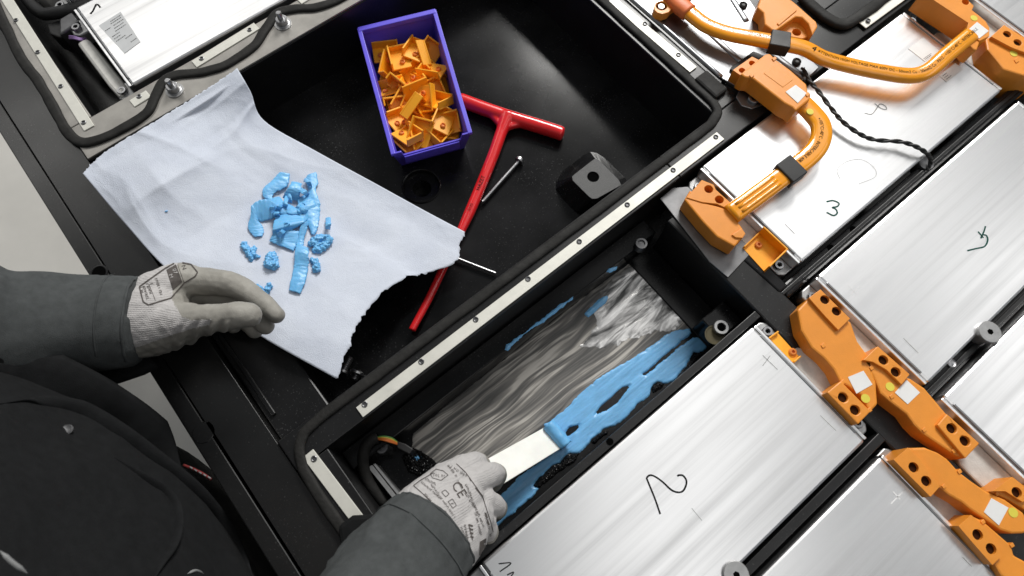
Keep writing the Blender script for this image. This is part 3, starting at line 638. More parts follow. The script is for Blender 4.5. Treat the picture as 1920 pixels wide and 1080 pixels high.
pprism('terminal_block', zl([(640, 545), (790, 440), (870, 480), (720, 600)], 1220, 0, 4.153), -0.002, 0.020, 'orange_cover', bc, [(1220 + 790 / 4.153, 492 / 4.153, 0.0040), (1220 + 712 / 4.153, 548 / 4.153, 0.0040)], 0.001)
pprism('socket_frame', zl([(618, 535), (640, 510), (800, 395), (880, 430), (885, 480), (730, 620), (690, 600)], 1220, 0, 4.153), -0.003, 0.0045, 'black_plastic', bc, bevel=0.001)
for a, b_ in ((785, 592), (960, 462), (1220, 740)):
    x_, y_ = 1220 + a / 4.153, b_ / 4.153; pprism('latch', [(x_ - 4, y_ - 2), (x_ + 2, y_ - 6), (x_ + 6, y_ - 2), (x_, y_ + 3)], 0.018, z + 0.0012, 'orange_cover', cn, bevel=0.0004)
sticker([(1473, 172), (1492, 159), (1513, 175), (1496, 193)], z + 0.0004, cn)
z = 0.014
cn = pprism('connector', zl([(90, 200), (120, 150), (178, 212), (320, 250), (345, 290), (385, 345), (398, 375), (345, 438), (255, 388), (185, 315)], 1250, 300, 2.7), -0.010, z, 'orange_cover', bc, bevel=0.0018)
pprism('terminal_block', zl([(100, 190), (178, 100), (238, 124), (250, 150), (322, 214), (305, 246), (255, 222), (180, 214)], 1250, 300, 2.7), -0.010, z + 0.0012, 'orange_cover', bc, [(1250 + 213 / 2.7, 300 + 147 / 2.7, 0.0050), (1250 + 267 / 2.7, 300 + 200 / 2.7, 0.0050)], 0.0015)
pprism('latch', zl([(330, 378), (380, 345), (400, 372), (385, 395), (350, 392)], 1250, 300, 2.7), -0.004, z + 0.002, 'orange_cover', cn, bevel=0.0006)
# --- cover at the top of the silver plate
cv = thing('connector_cover', 'orange moulded connector cover with one screw recess beside the black foam clamp', 'connector cover', P(1475, 40, 0.0))
z = 0.022
pprism('cover', zl([(865, -40), (832, 58), (880, 100), (890, 190), (965, 245), (1010, 215), (1130, 130), (1180, 135), (1230, 185), (1262, 272), (1302, 205), (1290, 168), (1120, 18), (1040, -40)], 1220, 0, 4.153), 0.001, z, 'orange_cover', cv, bevel=0.0016)
pprism('screw_recess', zl([(950, 240), (1010, 208), (1130, 125), (1180, 130), (1235, 185), (1262, 276), (1180, 302), (1060, 280)], 1220, 0, 4.153), 0.001, 0.012, 'orange_cover', cv, [(1220 + 1138 / 4.153, 250 / 4.153, 0.0055)], 0.001)
pprism('moulded_ridge', zl([(985, 180), (1125, 65), (1140, 78), (1000, 195)], 1220, 0, 4.153), z - 0.001, z + 0.0014, 'orange_cover', cv, bevel=0.0005)
# --- busbar covers
def busbar(label, body, blocks, z, latches=(), stk=None, dot=None, ox=1250, oy=640, s=2.4552, zb=-0.032):
    bod = zl(body, ox, oy, s); c = np.mean(np.array(bod), 0); t = thing('busbar_cover', label, 'busbar cover', P(c[0], c[1], zb), 'orange busbar covers bridging the modules')
    bd = pprism('body', bod, zb, z, 'orange_cover', t, bevel=0.002)
    for pts, hl in blocks:
        hh = [(ox + a / s, oy + b_ / s, 0.0050) for a, b_ in hl]
        bk = pprism('terminal_cap', zl(pts, ox, oy, s), zb + 0.001, z + 0.0042, 'orange_cover', t, hh, 0.0012)
        for a, b_, r in hh:
            q = P(a, b_, z + 0.0042); prism('hole_shade_disc', circ(q, r * 1.04, 14), z - 0.004, z + 0.0006, 'hole_shade', bk)  # dark disc just above the body, painted shade that makes the hole look deep
    for a, b_ in latches:
        x_, y_ = ox + a / s, oy + b_ / s; pprism('latch', [(x_ - 5, y_ - 1), (x_ + 1, y_ - 6), (x_ + 5, y_ + 1), (x_ - 1, y_ + 5)], z - 0.006, z + 0.0010, 'orange_cover', bd, bevel=0.0004)
    if stk: sticker(stk, z + 0.0003, bd)
    if dot: prism('yellow_dot', circ(P(dot[0], dot[1], z + .0004), 0.0046, 18), z, z + 0.0004, 'sticker_yellow', bd)
    return t
z = 0.008
busbar('S-shaped orange busbar cover joining the modules numbered 2 and 4', [(602, -145), (650, -195), (700, -235), (800, -130), (850, -85), (880, 0), (945, 90), (945, 135), (965, 188), (972, 290), (935, 328), (900, 250), (835, 205), (800, 190), (770, 130), (728, 80), (668, 30), (620, -50)],
       [([(655, -200), (708, -240), (845, -105), (790, -52), (735, -110)], [(728, -192), (782, -139)]), ([(738, 235), (802, 182), (940, 322), (882, 382)], [(812, 258), (868, 316)])], z, [(722, 20), (812, 188), (936, 316), (700, -160)], [(1590, 707), (1619, 695), (1636, 721), (1606, 738)], (1623, 747))
busbar('long straight orange busbar cover running beside the S-shaped one', [(905, 92), (975, 70), (1100, 165), (1122, 170), (1188, 214), (1288, 332), (1330, 400), (1380, 480), (1372, 540), (1330, 525), (1250, 472), (1180, 425), (1140, 385), (1105, 335), (1035, 282), (985, 240), (960, 180), (935, 130)],
       [([(905, 86), (972, 22), (1120, 152), (1082, 200), (1010, 130), (950, 95)], [(998, 86), (1055, 141)]), ([(1246, 385), (1290, 333), (1442, 470), (1376, 540)], [(1313, 400), (1374, 458)])], z, [(945, 122), (1038, 254), (1188, 408), (1325, 505)], [(1678, 736), (1700, 712), (1725, 736), (1702, 758)], (1669, 725))
busbar('orange busbar cover with worn white patch by the pale plus mark', [(1110, 490), (1190, 488), (1250, 512), (1292, 540), (1345, 598), (1400, 640), (1470, 688), (1560, 728), (1645, 790), (1668, 850), (1650, 885), (1590, 886), (1540, 870), (1490, 835), (1440, 802), (1400, 775), (1360, 742), (1300, 708), (1240, 660), (1160, 570)],
       [([(1045, 545), (1112, 489), (1170, 545), (1258, 668), (1215, 716)], [(1137, 580), (1195, 643)])], z, [(1128, 505), (1278, 668), (1350, 600)], [(1845, 960), (1859, 934), (1891, 952), (1873, 985)], (1900, 961))
busbar('orange busbar cover partly behind the one with the worn patch', [(1478, 692), (1590, 640), (1700, 700), (1760, 790), (1650, 775), (1570, 728), (1520, 705)], [([(1500, 690), (1592, 624), (1690, 700), (1640, 740), (1560, 690)], [(1612, 695)])], z, [(1525, 700)])
busbar('orange busbar cover joined to the module with the pale plus mark', [(1402, 800), (1460, 828), (1590, 940), (1600, 985), (1650, 1012), (1720, 1090), (1600, 1120), (1540, 1080), (1470, 960)],
       [([(1343, 850), (1402, 799), (1470, 860), (1545, 985), (1500, 1030), (1420, 940)], [(1432, 890), (1494, 955)])], z, [(1458, 832), (1592, 940)])
busbar('orange busbar cover at the foot of the connector with the yellow dot', [(1195, 300), (1235, 282), (1340, 320), (1500, 400), (1620, 470), (1660, 600), (1500, 590), (1440, 572), (1335, 540), (1275, 462), (1210, 385)],
       [([(1238, 284), (1340, 192), (1500, 295), (1620, 380), (1560, 430), (1400, 370)], [(1365, 265), (1447, 330)])], 0.014, [(1300, 325), (1440, 470)], None, (1901, 100), 1560, 0, 4.153)
# --- open orange clips left on the module ends
def clip_parts(par, L_=0.034, W_=0.024, H_=0.013, loc=None, rot=None, z0=0):
    """small open tray: floor, two walls, pointed end, pins"""
    mw = Matrix.Translation(loc) @ (rot if rot else Matrix()); base = root_loc(par)
    def ob(nm, V, F, mt, bev=0.0005):
        return obj(nm, [mw @ v for v in V], F, mt, par, bevel=bev, seg=1)
    t_ = 0.0024
    ob('floor', *prism_vf([(-L_ / 2, -W_ / 2), (L_ / 2, -W_ / 2), (L_ / 2, W_ / 2), (-L_ / 2, W_ / 2)], 0, t_), 'orange_clip')
    ob('wall', *prism_vf([(-L_ / 2, W_ / 2 - t_), (L_ / 2, W_ / 2 - t_), (L_ / 2, W_ / 2), (-L_ / 2, W_ / 2)], t_, H_), 'orange_clip')
    ob('wall', *prism_vf([(L_ / 2 - t_, -W_ / 2), (L_ / 2, -W_ / 2), (L_ / 2, W_ / 2 - t_), (L_ / 2 - t_, W_ / 2 - t_)], t_, H_ * 0.8), 'orange_clip')
    pr = [(0.0036, t_), (0.0036, t_ + 0.0025), (0.0024, t_ + 0.0032), (0.0016, t_ + 0.0016), (0.0002, t_ + 0.0016)]; V = []; F = []; n = 10
    for r, h in pr: V += [Vector((-L_ * 0.22 + r * math.cos(2 * math.pi * i / n), r * math.sin(2 * math.pi * i / n) - W_ * 0.1, h)) for i in range(n)]
    for k in range(len(pr) - 1): F += [[k * n + i, k * n + (i + 1) % n, (k + 1) * n + (i + 1) % n, (k + 1) * n + i] for i in range(n)]
    F.append(list(range((len(pr) - 1) * n, len(pr) * n))); ob('pin', V, F, 'orange_pin', 0)
def px_clip(label, quad, z, walls, pin, zb):
    c = np.mean(np.array(quad), 0); t = thing('terminal_clip', label, 'clip', P(c[0], c[1], zb)); q = PP(quad, z)
    prism('floor', q, zb, zb + 0.002, 'orange_clip', t)
    cen = sum(q, Vector()) / 4
    for i, hh in walls:
        a, b_ = q[i], q[(i + 1) % 4]; d = (b_ - a).normalized(); nrm = Vector((-d.y, d.x, 0))
        if nrm.dot(cen - a) < 0: nrm = -nrm
        prism('wall', [a, b_, b_ + nrm * 0.0018, a + nrm * 0.0018], zb + 0.002, zb + hh, 'orange_clip', t, bevel=0.0005)
    p = P(pin[0], pin[1], zb + 0.003); lathe('pin', (p.x, p.y, zb + 0.0018), [(0.0042, 0), (0.0042, 0.0022), (0.0032, 0.003), (0.0018, 0.003), (0.0015, 0.001), (0.0002, 0.001)], 'orange_pin', t, 14)
px_clip('open orange clip with one pin lying below the handwritten 3', zl([(400, 425), (485, 345), (608, 460), (515, 550)], 1250, 300, 2.7), 0.0, [(0, 0.006), (1, 0.017), (2, 0.017)], (1250 + 465 / 2.7, 300 + 430 / 2.7), -0.012)
px_clip('narrow yellow-orange clip at the end of the module numbered 2', zl([(525, 892), (572, 858), (692, 990), (658, 1020)], 1250, 300, 2.7), 0.0, [(0, 0.006), (2, 0.006)], (1250 + 638 / 2.7, 300 + 972 / 2.7), -0.010)
# --- twisted black wire over the module
wr = thing('twisted_wire', 'thin twisted black wire lying across the module with green 3', 'wire', P(1620, 250, 0.0))
wp = [(1505, 128, .004), (1517, 150, .010), (1535, 172, .012), (1560, 205, .012), (1580, 228, .011), (1610, 250, .010), (1640, 262, .009), (1690, 266, .010), (1722, 277, .010), (1742, 292, .004), (1745, 305, -.006), (1738, 318, -.012)]
wpath = catmull([P(*p) for p in wp], 14)
fr = frames(wpath)
for ph in (0, math.pi):
    sweep('strand', [p + (s * math.cos(i * 0.42 + ph) + u * math.sin(i * 0.42 + ph)) * 0.0011 for i, (p, (t, s, u)) in enumerate(zip(wpath, fr))], 0.0017, None, 'black_plastic', wr, 8)
# ================================================================== THINGS IN THE TRAY
bn = thing('storage_bin', 'blue-violet open-front plastic storage bin full of orange clips', 'bin', P(790, 190, FZ))
zt = -0.026; A_, B_, C_, D_ = [P(*p, zt) for p in ((671, 53), (816, 18), (884, 249), (735, 290))]
ux = (B_ - A_).normalized(); uy = ((A_ - D_) + (B_ - C_)).normalized()
A2, B2, C2, D2 = [v.copy() for v in (A_ + ux * 0.007 - uy * 0.003, B_ - ux * 0.007 - uy * 0.003, C_ - ux * 0.007 + uy * 0.022, D_ + ux * 0.007 + uy * 0.022)]
for v in (A2, B2, C2, D2): v.z = FZ + 0.0002
tw = 0.0026
def hexa(nm, lo, hi, th_dir, mt, par, bev=0.0008):
    V = list(lo) + list(hi) + [v + th_dir for v in lo] + [v + th_dir for v in hi]
    return obj(nm, V, [[0, 1, 3, 2], [4, 5, 7, 6], [0, 1, 5, 4], [2, 3, 7, 6], [0, 2, 6, 4], [1, 3, 7, 5]], mt, par, bevel=bev, seg=2)
hexa('back_wall', (A2, B2), (A_, B_), -uy * tw, 'blue_bin', bn)
sl = 0.70     # the sides drop a little towards the open front
def mixv(a, b_, t): return a.lerp(b_, t)
for (t0, t1, b0, b1, dr) in ((A_, D_, A2, D2, ux), (B_, C_, B2, C2, -ux)):
    hexa('side_wall', (b0, b1), (t0, t1), dr * tw, 'blue_bin', bn)
    hexa('side_rim', (t0 + Vector((0, 0, -0.004)) - dr * 0.0012, t1 + Vector((0, 0, -0.004)) - dr * 0.0012), (t0 - dr * 0.0012 + Vector((0, 0, .0006)), t1 - dr * 0.0012 + Vector((0, 0, .0006))), dr * 0.0056, 'blue_bin', bn)
hexa('back_rim', (A_ + uy * 0.001 - Vector((0, 0, 0.006)), B_ + uy * 0.001 - Vector((0, 0, 0.006))), (A_ + uy * 0.001 + Vector((0, 0, .0012)), B_ + uy * 0.001 + Vector((0, 0, .0012))), -uy * 0.0075, 'blue_bin', bn)
Cf, Df = mixv(C2, C_, 0.72), mixv(D2, D_, 0.72)
fw = hexa('front_wall', (D2, C2), (Df, Cf), uy * tw, 'blue_bin', bn)
hexa('front_lip', (mixv(Df, Cf, .12) - uy * .0008 - Vector((0, 0, .018)), mixv(Df, Cf, .86) - uy * .0008 - Vector((0, 0, .018))), (mixv(Df, Cf, .12) - uy * .003, mixv(Df, Cf, .86) - uy * .003), uy * .002, 'blue_bin', fw)
for a, b_, s in ((D2, D_, 1), (C2, C_, -1)):
    lo = mixv(a, b_, 0.70); hexa('front_post', (lo, lo + ux * s * 0.012), (b_, b_ + ux * s * 0.012), uy * tw, 'blue_bin', bn)
prism('floor', [A2, B2, C2, D2], FZ + 0.0003, FZ + 0.0025, 'blue_bin', bn)
# clips heaped in the bin: one built, the rest copied
proto = thing('orange_clip', 'small open orange plastic clip with a pin, heaped in the blue bin', 'clip', (0, 0, 0), 'orange clips in the blue bin')
clip_parts(proto, 0.036, 0.027, 0.0135, loc=(0, 0, 0))
spots = [(200, 320, 1), (310, 360, 2), (440, 300, 2), (520, 340, 1), (200, 420, 1), (560, 300, 1), (585, 440, 2), (325, 545, 2), (450, 460, 1), (530, 500, 0), (420, 560, 1), (560, 590, 1), (235, 590, 1), (320, 670, 1), (410, 660, 1), (490, 700, 1), (605, 670, 2), (290, 750, 0), (410, 740, 0), (370, 780, 1), (530, 760, 0), (630, 775, 2), (335, 890, 2), (460, 860, 2), (660, 850, 0), (560, 870, 0), (390, 410, 0), (500, 420, 0), (250, 500, 0), (640, 560, 0), (350, 930, 1), (450, 900, 1), (590, 850, 1), (680, 800, 1), (250, 660, 1), (440, 600, 2), (520, 640, 2), (380, 700, 2), (280, 800, 1)]
rnd = random.Random(11)
for i, (a, b_, lay) in enumerate(spots):
    zz = (-0.080, -0.070, -0.0605)[lay]; cc = (A_ + B_ + C_ + D_) / 4; c = P(660 + a / 3.6, 10 + b_ / 3.6, zz); dv = c - cc; du, dw = dv.dot(ux), dv.dot(uy); c = c - ux * (du * 0.20) - uy * (max(0, -dw) * 0.08 + max(0, dw) * 0.10)
    if i == 0: r = proto
    else:
        r = proto.copy(); C.objects.link(r)
        for ch in [q for q in proto.children]:
            k = ch.copy(); C.objects.link(k); k.parent = r
    r.location = c + Vector((0, 0, 0.004)); mag = 0.5 if lay else 0.3
    r.rotation_euler = (rnd.uniform(-mag, mag), rnd.uniform(-mag, mag), rnd.uniform(0, 6.28))
    if rnd.random() < 0.16: r.rotation_euler.x += math.pi * 0.5 * rnd.choice((-1, 1)); r.location.z += 0.004
# --- red T-handle key
tk = thing('t_handle_key', 'red insulated T-handle socket key lying in the tray under the paper', 'hand tool', P(900, 350, FZ))
hz = -0.0795
rp = [P(862, 187, hz), P(905, 203, hz), P(952, 219, hz), P(1005, 235, hz), P(1043, 247, hz), P(1053, 251, hz), P(1057.5, 252.5, hz)]
V1, F1 = sweep_vf(catmull(rp, 8), [0.0098] * 33 + [0.0098 + (0.0100 - 0.0098) * 0] * 7 + [0.0099, 0.0097, 0.0094, 0.0089, 0.0082, 0.0072, 0.0060, 0.0044, 0.0026], None, 20)
jn = P(948, 222, hz)
sp_ = [P(953, 216, hz), P(940, 248, hz), P(925, 290, hz), P(900, 352, hz), P(875, 410, hz), P(845, 473, hz), P(805, 558, hz), P(772, 620, hz)]
spp = catmull(sp_, 6)
rad = [np.interp(i / (len(spp) - 1), [0, 0.07, 0.14, 0.3, 0.55, 0.62, 0.75, 1.0], [0.0115, 0.0098, 0.0082, 0.0078, 0.0072, 0.0060, 0.0054, 0.0046]) for i in range(len(spp))]
fil = [sweep_vf(catmull([P(952 + s_ * 42, 219 + s_ * 13, hz), P(948 + s_ * 15, 231 + s_ * 4, hz), P(941, 247, hz), P(930, 276, hz)], 6), 0.0052, None, 12) for s_ in (-1, 1)]
Vt, Ft = solid_union([(V1, F1), sweep_vf(spp, rad, None, 18)] + fil, 0.0011, 14)
obj('insulated_handle', Vt, Ft, 'red_handle', tk, smooth=True)
def key_text(s, px0, size):
    V, F = text_vf(s, size); f, tot, L_ = along(spp); s0 = nearest_s(spp, L_, px0); out = []
    for v in V:
        p, sd, up = f(s0 - v.x); y = v.y - size * .33; r = 0.0077
        out.append(p + sd * y + up * (math.sqrt(max(0, r * r - y * y)) + 0.0004))
    obj('print', out, F, 'ink', tk)
key_text('HAZET', (889, 362), 0.0072); key_text('2115', (873, 397), 0.0056)
# --- loose bolts
def bolt(label, head, tip, z, hr, sr, hl=0.0055):
    a = P(*head, z); b_ = P(*tip, z); d = (b_ - a).normalized(); t = thing('bolt', label, 'bolt', (a.x, a.y, FZ), 'loose bolts in the tray')
    lathe('bolt_head', a, [(hr * 0.55, -hl), (hr * 0.62, -hl), (hr * 0.9, -hl), (hr, -hl * 0.8), (hr, -0.0006), (hr * 0.92, 0), (sr, 0)], 'steel', t, 16, axis=d)
    L_ = (b_ - a).length; n = max(8, int(L_ / 0.0011)); pr = []
    for i in range(n + 1): pr.append((sr * (1.0 if i % 2 else 0.86), L_ * i / n))
    lathe('shank', a, [(sr, -0.001)] + pr + [(sr * 0.5, L_ + 0.001)], 'steel', t, 12, axis=d)
bolt('long thin steel bolt lying beside the red key shaft', (972, 303), (905, 378), -0.0835, 0.0062, 0.0026)
bolt('thin steel bolt poking out between the paper and the rail', (820, 470), (930, 513), -0.0850, 0.0048, 0.0021)
bolt('short steel bolt beside the lower corner of the paper', (645, 693), (657, 670), -0.080, 0.0072, 0.0045, 0.004)
bolt('short bolt with domed head against the seal below the paper corner', (668, 702), (664, 712), -0.080, 0.0085, 0.0045, 0.004)
# --- paper towel
pt_top = catmull([Vector((x, y, 0)) for x, y in ((155, 325), (200, 283), (300, 222), (380, 172), (445, 128))], 12)
pt_bot = catmull([Vector((x, y, 0)) for x, y in ((630, 710), (650, 662), (664, 622), (690, 580), (722, 545), (765, 520), (800, 512), (856, 490), (862, 462), (872, 435))], 8)
pt_l = catmull([Vector((x, y, 0)) for x, y in ((155, 325), (235, 420), (330, 520), (480, 625), (630, 710))], 12)
pt_r = catmull([Vector((x, y, 0)) for x, y in ((445, 128), (470, 172), (495, 226), (590, 282), (700, 342), (800, 397), (872, 435))], 8)
def samp(c, t):
    f = t * (len(c) - 1); i = min(len(c) - 2, int(f)); return c[i].lerp(c[i + 1], f - i)
NU, NV = 110, 130; PV = []; PF = []
def zpap(u, v):
    zl_ = np.interp(v, [0, .3, .6, 1], [.0055, .003, -.004, -.014]); zr = np.interp(v, [0, .10, .22, .5, .8, 1], [.0055, .003, -.014, -.036, -.056, -.062])
    t = u * u * (3 - 2 * u); z = zl_ * (1 - t) + zr * t
    return z
for j in range(NV + 1):
    v = j / NV
    for i in range(NU + 1):
        u = i / NU
        q = samp(pt_top, u) * (1 - v) + samp(pt_bot, u) * v + samp(pt_l, v) * (1 - u) + samp(pt_r, v) * u - (samp(pt_top, 0) * (1 - u) * (1 - v) + samp(pt_top, 1) * u * (1 - v) + samp(pt_bot, 0) * (1 - u) * v + samp(pt_bot, 1) * u * v)
        ex = 0
        if v == 0: q = q + Vector((0.45, 0.9, 0)) * (3.0 * noise.noise(Vector((u * 60, 3, 0))) + 2.5 * noise.noise(Vector((u * 170, 7, 0))))
        if v == 1: q = q + Vector((0.7, 0.7, 0)) * (6.5 * noise.noise(Vector((u * 17, 1, 0))) + 5.0 * noise.noise(Vector((u * 60, 5, 0))))
        z = zpap(u, v)
        z += 0.0035 * math.exp(-(abs(u - 0.40 - 0.5 * v) / 0.03) ** 1) * max(0, 1 - v * 2.4)          # crease fanning from the upper edge
        z += 0.0050 * math.exp(-(abs(v - 0.235 - 0.10 * (1 - u)) / 0.045) ** 1) * max(0, u - 0.35) * 1.3
        z -= 0.0060 * math.exp(-((u - 0.72) / 0.16) ** 2 - ((v - 0.10) / 0.07) ** 2)
        z += 0.004 * math.exp(-(abs(v - 0.62 + 0.22 * u) / 0.05) ** 1) * max(0, 0.6 - abs(u - 0.78)) 
        z += 0.0060 * (0.5 - abs(noise.noise(Vector((u * 1.9 + v * 1.3, v * 2.2 - u, 2))))) + 0.0012 * (0.5 - abs(noise.noise(Vector((u * 6 - v * 2, v * 5 + 1.5 * u, 0))))) + 0.0004 * (0.5 - abs(noise.noise(Vector((u * 14, v * 16, 4)))))
        z += 0.019 * max(0, 1 - abs(v - 0.30 - 0.15 * (u - .5)) / 0.22) * max(0, 1 - abs(u - 0.34) / 0.40)      # flat-sided folds
        if v < 0.06: z = max(z, 0.0048)
        if u > 0.72 and v > 0.85: z += 0.006 * (v - 0.85) / 0.15 * (u - 0.72) / 0.28   # curl at the torn corner
        PV.append(P(q.x, q.y, z))
for j in range(NV):
    for i in range(NU):
        a = j * (NU + 1) + i; PF.append([a, a + 1, a + NU + 2, a + NU + 1])
pp = obj('paper_towel', PV, PF, 'paper', smooth=True); tag(pp, 'pale blue torn paper towel draped over the tray edge with blue scrapings on it', 'paper towel')
so = pp.modifiers.new('thick', 'SOLIDIFY'); so.thickness = 0.00022; so.offset = 1
paper_bvh = BVHTree.FromPolygons(PV, PF)
def hit(px, py, bvh, lift=0.0):
    d = Rw.T @ np.array([(px - 960) / FPX, -(py - 540) / FPX, -1.0]); d = Vector(d).normalized()
    h = bvh.ray_cast(Vector((0, 0, CAM_H)), d)
    if h[0] is None: return P(px, py, -0.02)
    return h[0] + Vector((0, 0, lift))
# --- blue scrapings on the paper
def limb(pts, k=5, ends=(True, True), n=16):
    c = chain(pts, k, n); out = [c[0]]
    if ends[0]: out.append(c[1])
    if ends[1]: out.append(c[2])
    return out
def onpap(a, b_, lift, ox=420, oy=300, s=3.858):
    x, y = ox + a / s, oy + b_ / s; h = hit(x, y, paper_bvh); q = P(x, y, h.z + lift); return q
def ribbon(label, rows, th=0.0012, seed=0, n=9):
    """curled strip of paste: rows of (left px, right px, lift left, lift right)"""
    Lp = catmull([onpap(r[0], r[1], r[4]) for r in rows], n); Rp = catmull([onpap(r[2], r[3], r[5]) for r in rows], n); V = []; F = []; m_ = 8
    for k, (a, b_) in enumerate(zip(Lp, Rp)):
        for i in range(m_ + 1):
            t = i / m_; p = a.lerp(b_, t); e = (1.7 if i in (0, m_) else 0.10)
            nn = Vector((noise.noise(Vector((k * 1.3, i * .8, seed))), noise.noise(Vector((k * 1.3, i * .8, seed + 9))), 0.5 * noise.noise(Vector((k * 1.1, i * .8, seed + 19))))) * 0.0011 * e
            V.append(p + nn + Vector((0, 0, 0.0006 * noise.noise(Vector((k * .5, i * .5, seed + 4))) + 0.0012 * math.sin(math.pi * t))))
    for k in range(len(Lp) - 1):
        for i in range(m_): a = k * (m_ + 1) + i; F.append([a, a + 1, a + m_ + 2, a + m_ + 1])
    o = obj('paste_scraping', V, F, 'paste_curl', smooth=True); tag(o, label, 'scraping', 'blue scrapings on the paper')
    s_ = o.modifiers.new('thick', 'SOLIDIFY'); s_.thickness = th; s_.offset = 0
    ss = o.modifiers.new('sub', 'SUBSURF'); ss.levels = 1; ss.render_levels = 1; return o
ribbon('curved blue paste strip reaching up from the heap on the paper', [(400, 88, 474, 100, .002, .002), (345, 150, 462, 185, .003, .004), (285, 205, 375, 232, .004, .004), (282, 262, 352, 275, .003, .004), (330, 305, 410, 320, .004, .006), (390, 350, 470, 350, .006, .008)], seed=1)
ribbon('looped blue paste strip at the side of the heap toward the glove', [(398, 330, 400, 400, .010, .003), (330, 288, 330, 432, .013, .003), (255, 292, 262, 446, .012, .002), (200, 330, 244, 412, .011, .006), (192, 400, 254, 450, .008, .004), (172, 480, 280, 480, .004, .003), (196, 532, 290, 522, .002, .002), (225, 558, 275, 552, .002, .002)], seed=2)
ribbon('broad folded blue paste strip in the middle of the heap', [(400, 395, 560, 362, .006, .006), (362, 440, 585, 420, .010, .009), (348, 505, 580, 452, .012, .011), (352, 530, 500, 505, .007, .006), (332, 575, 560, 520, .004, .005), (335, 590, 545, 588, .003, .003), (420, 625, 505, 660, .002, .002)], 0.002, 3)
ribbon('twisted blue paste strip with a raised peak at the edge of the heap', [(598, 112, 668, 88, .002, .002), (592, 160, 678, 172, .003, .003), (610, 225, 664, 222, .005, .005), (560, 290, 692, 290, .005, .007), (545, 345, 697, 350, .009, .006), (585, 420, 690, 430, .006, .005), (620, 500, 672, 510, .003, .003), (634, 540, 652, 542, .002, .002)], seed=4)
ribbon('small tight blue paste curl inside the heap', [(422, 275, 540, 300, .004, .003), (440, 235, 548, 262, .010, .008), (468, 195, 560, 215, .013, .011), (490, 158, 562, 172, .008, .007), (478, 215, 530, 235, .005, .004), (455, 248, 515, 270, .003, .003)], seed=5)
ribbon('straight flat blue paste strip pointing away from the heap', [(525, 602, 612, 640, .006, .007), (512, 660, 614, 688, .008, .009), (508, 740, 612, 745, .005, .005), (498, 800, 606, 800, .003, .003), (482, 880, 590, 880, .003, .003), (470, 945, 552, 968, .002, .002)], 0.0022, 6)
ribbon('crumpled blue paste strip between the broad fold and the peak', [(400, 340, 470, 320, .006, .006), (470, 392, 530, 350, .010, .009), (540, 400, 590, 360, .009, .008), (575, 470, 615, 420, .006, .005)], 0.0022, 7)
ribbon('ragged blue paste peel bridging the upper strip and the broad fold', [(330, 290, 400, 262, .004, .004), (345, 330, 430, 300, .008, .007), (380, 372, 470, 345, .010, .009), (430, 400, 520, 378, .008, .008)], 0.0012, 8)
ribbon('ragged blue paste peel under the raised peak', [(530, 280, 600, 250, .004, .004), (535, 312, 640, 282, .008, .007), (545, 352, 665, 318, .010, .008), (560, 400, 680, 368, .007, .005)], 0.0012, 9)
ribbon('narrow blue paste peel hanging from the broad fold', [(560, 455, 612, 440, .010, .008), (545, 510, 600, 500, .007, .006), (530, 570, 580, 575, .004, .004), (520, 612, 575, 622, .004, .004)], 0.0012, 10)
prn = random.Random(21)
for q in range(13):
    a0 = prn.uniform(0, 6.28); cx_, cy_ = prn.gauss(500, 75), prn.gauss(345, 80); ln = prn.uniform(70, 120); wd_ = prn.uniform(24, 42); bend = prn.uniform(-1.6, 1.6); rows = []; x_, y_, an = cx_, cy_, a0
    for j in range(5):
        nx_, ny_ = -math.sin(an) * wd_ / 2, math.cos(an) * wd_ / 2; h_ = 0.004 + 0.008 * math.sin(math.pi * j / 4) + prn.uniform(0, .003)
        rows.append((x_ - nx_, y_ - ny_, x_ + nx_, y_ + ny_, h_, max(0.003, h_ + prn.uniform(-.006, .006)))); x_ += math.cos(an) * ln / 5; y_ += math.sin(an) * ln / 5; an += bend / 5
    ribbon('small ragged blue paste peel tangled in the heap on the paper', rows, 0.001, 40 + q, 5)
def crumb(label, balls, seed, grp='blue scrapings on the paper', f=onpap, mtn='paste_curl', amp=0.28):
    parts = limb([(*f(a, b_, r * 0.55), r * 0.8) for a, b_, r in balls], 4)
    V, F = solid_union(parts, 0.0007, 1, lambda v: 0.0022 * noise.noise(v * 300 + Vector((seed, 0, 0))) + 0.0013 * noise.noise(v * 700) + 0.0005 * noise.noise(v * 1500))
    o = obj('paste_crumb', V, F, mtn, smooth=True); tag(o, label, 'paste crumb', grp)
crumb('knobbly blue paste crumb beside the straight strip', [(640, 600, .006), (680, 570, .006), (730, 565, .006), (765, 585, .005), (665, 640, .005), (690, 655, .004), (750, 615, .004)], 1)
crumb('small bent blue paste crumb touching the straight strip', [(640, 725, .004), (668, 750, .005), (672, 790, .005), (490, 760, .003)][:3], 2)
crumb('pear-shaped blue paste crumb on its own on the paper', [(340, 700, .006), (330, 750, .007), (355, 765, .006), (378, 760, .004), (350, 680, .004)], 3)
crumb('rod-shaped blue paste crumb near the glove', [(140, 605, .004), (160, 640, .004), (180, 680, .004), (200, 720, .003)], 4)
crumb('hook-shaped blue paste crumb near the rod-shaped one', [(215, 640, .003), (205, 670, .0035), (225, 695, .003), (250, 702, .0025)], 5)
crumb('blue paste crumb just past the gloved fingertips', [(325, 905, .004), (318, 940, .004), (310, 960, .003)], 6)
crumb('tiny blue paste crumb just past the gloved fingertips', [(245, 918, .003), (275, 940, .003), (285, 958, .0025)], 7)
crumb('lone tiny blue paste fleck on the bare paper', [(-413, 370, .0016), (-420, 372, .0012)], 8)
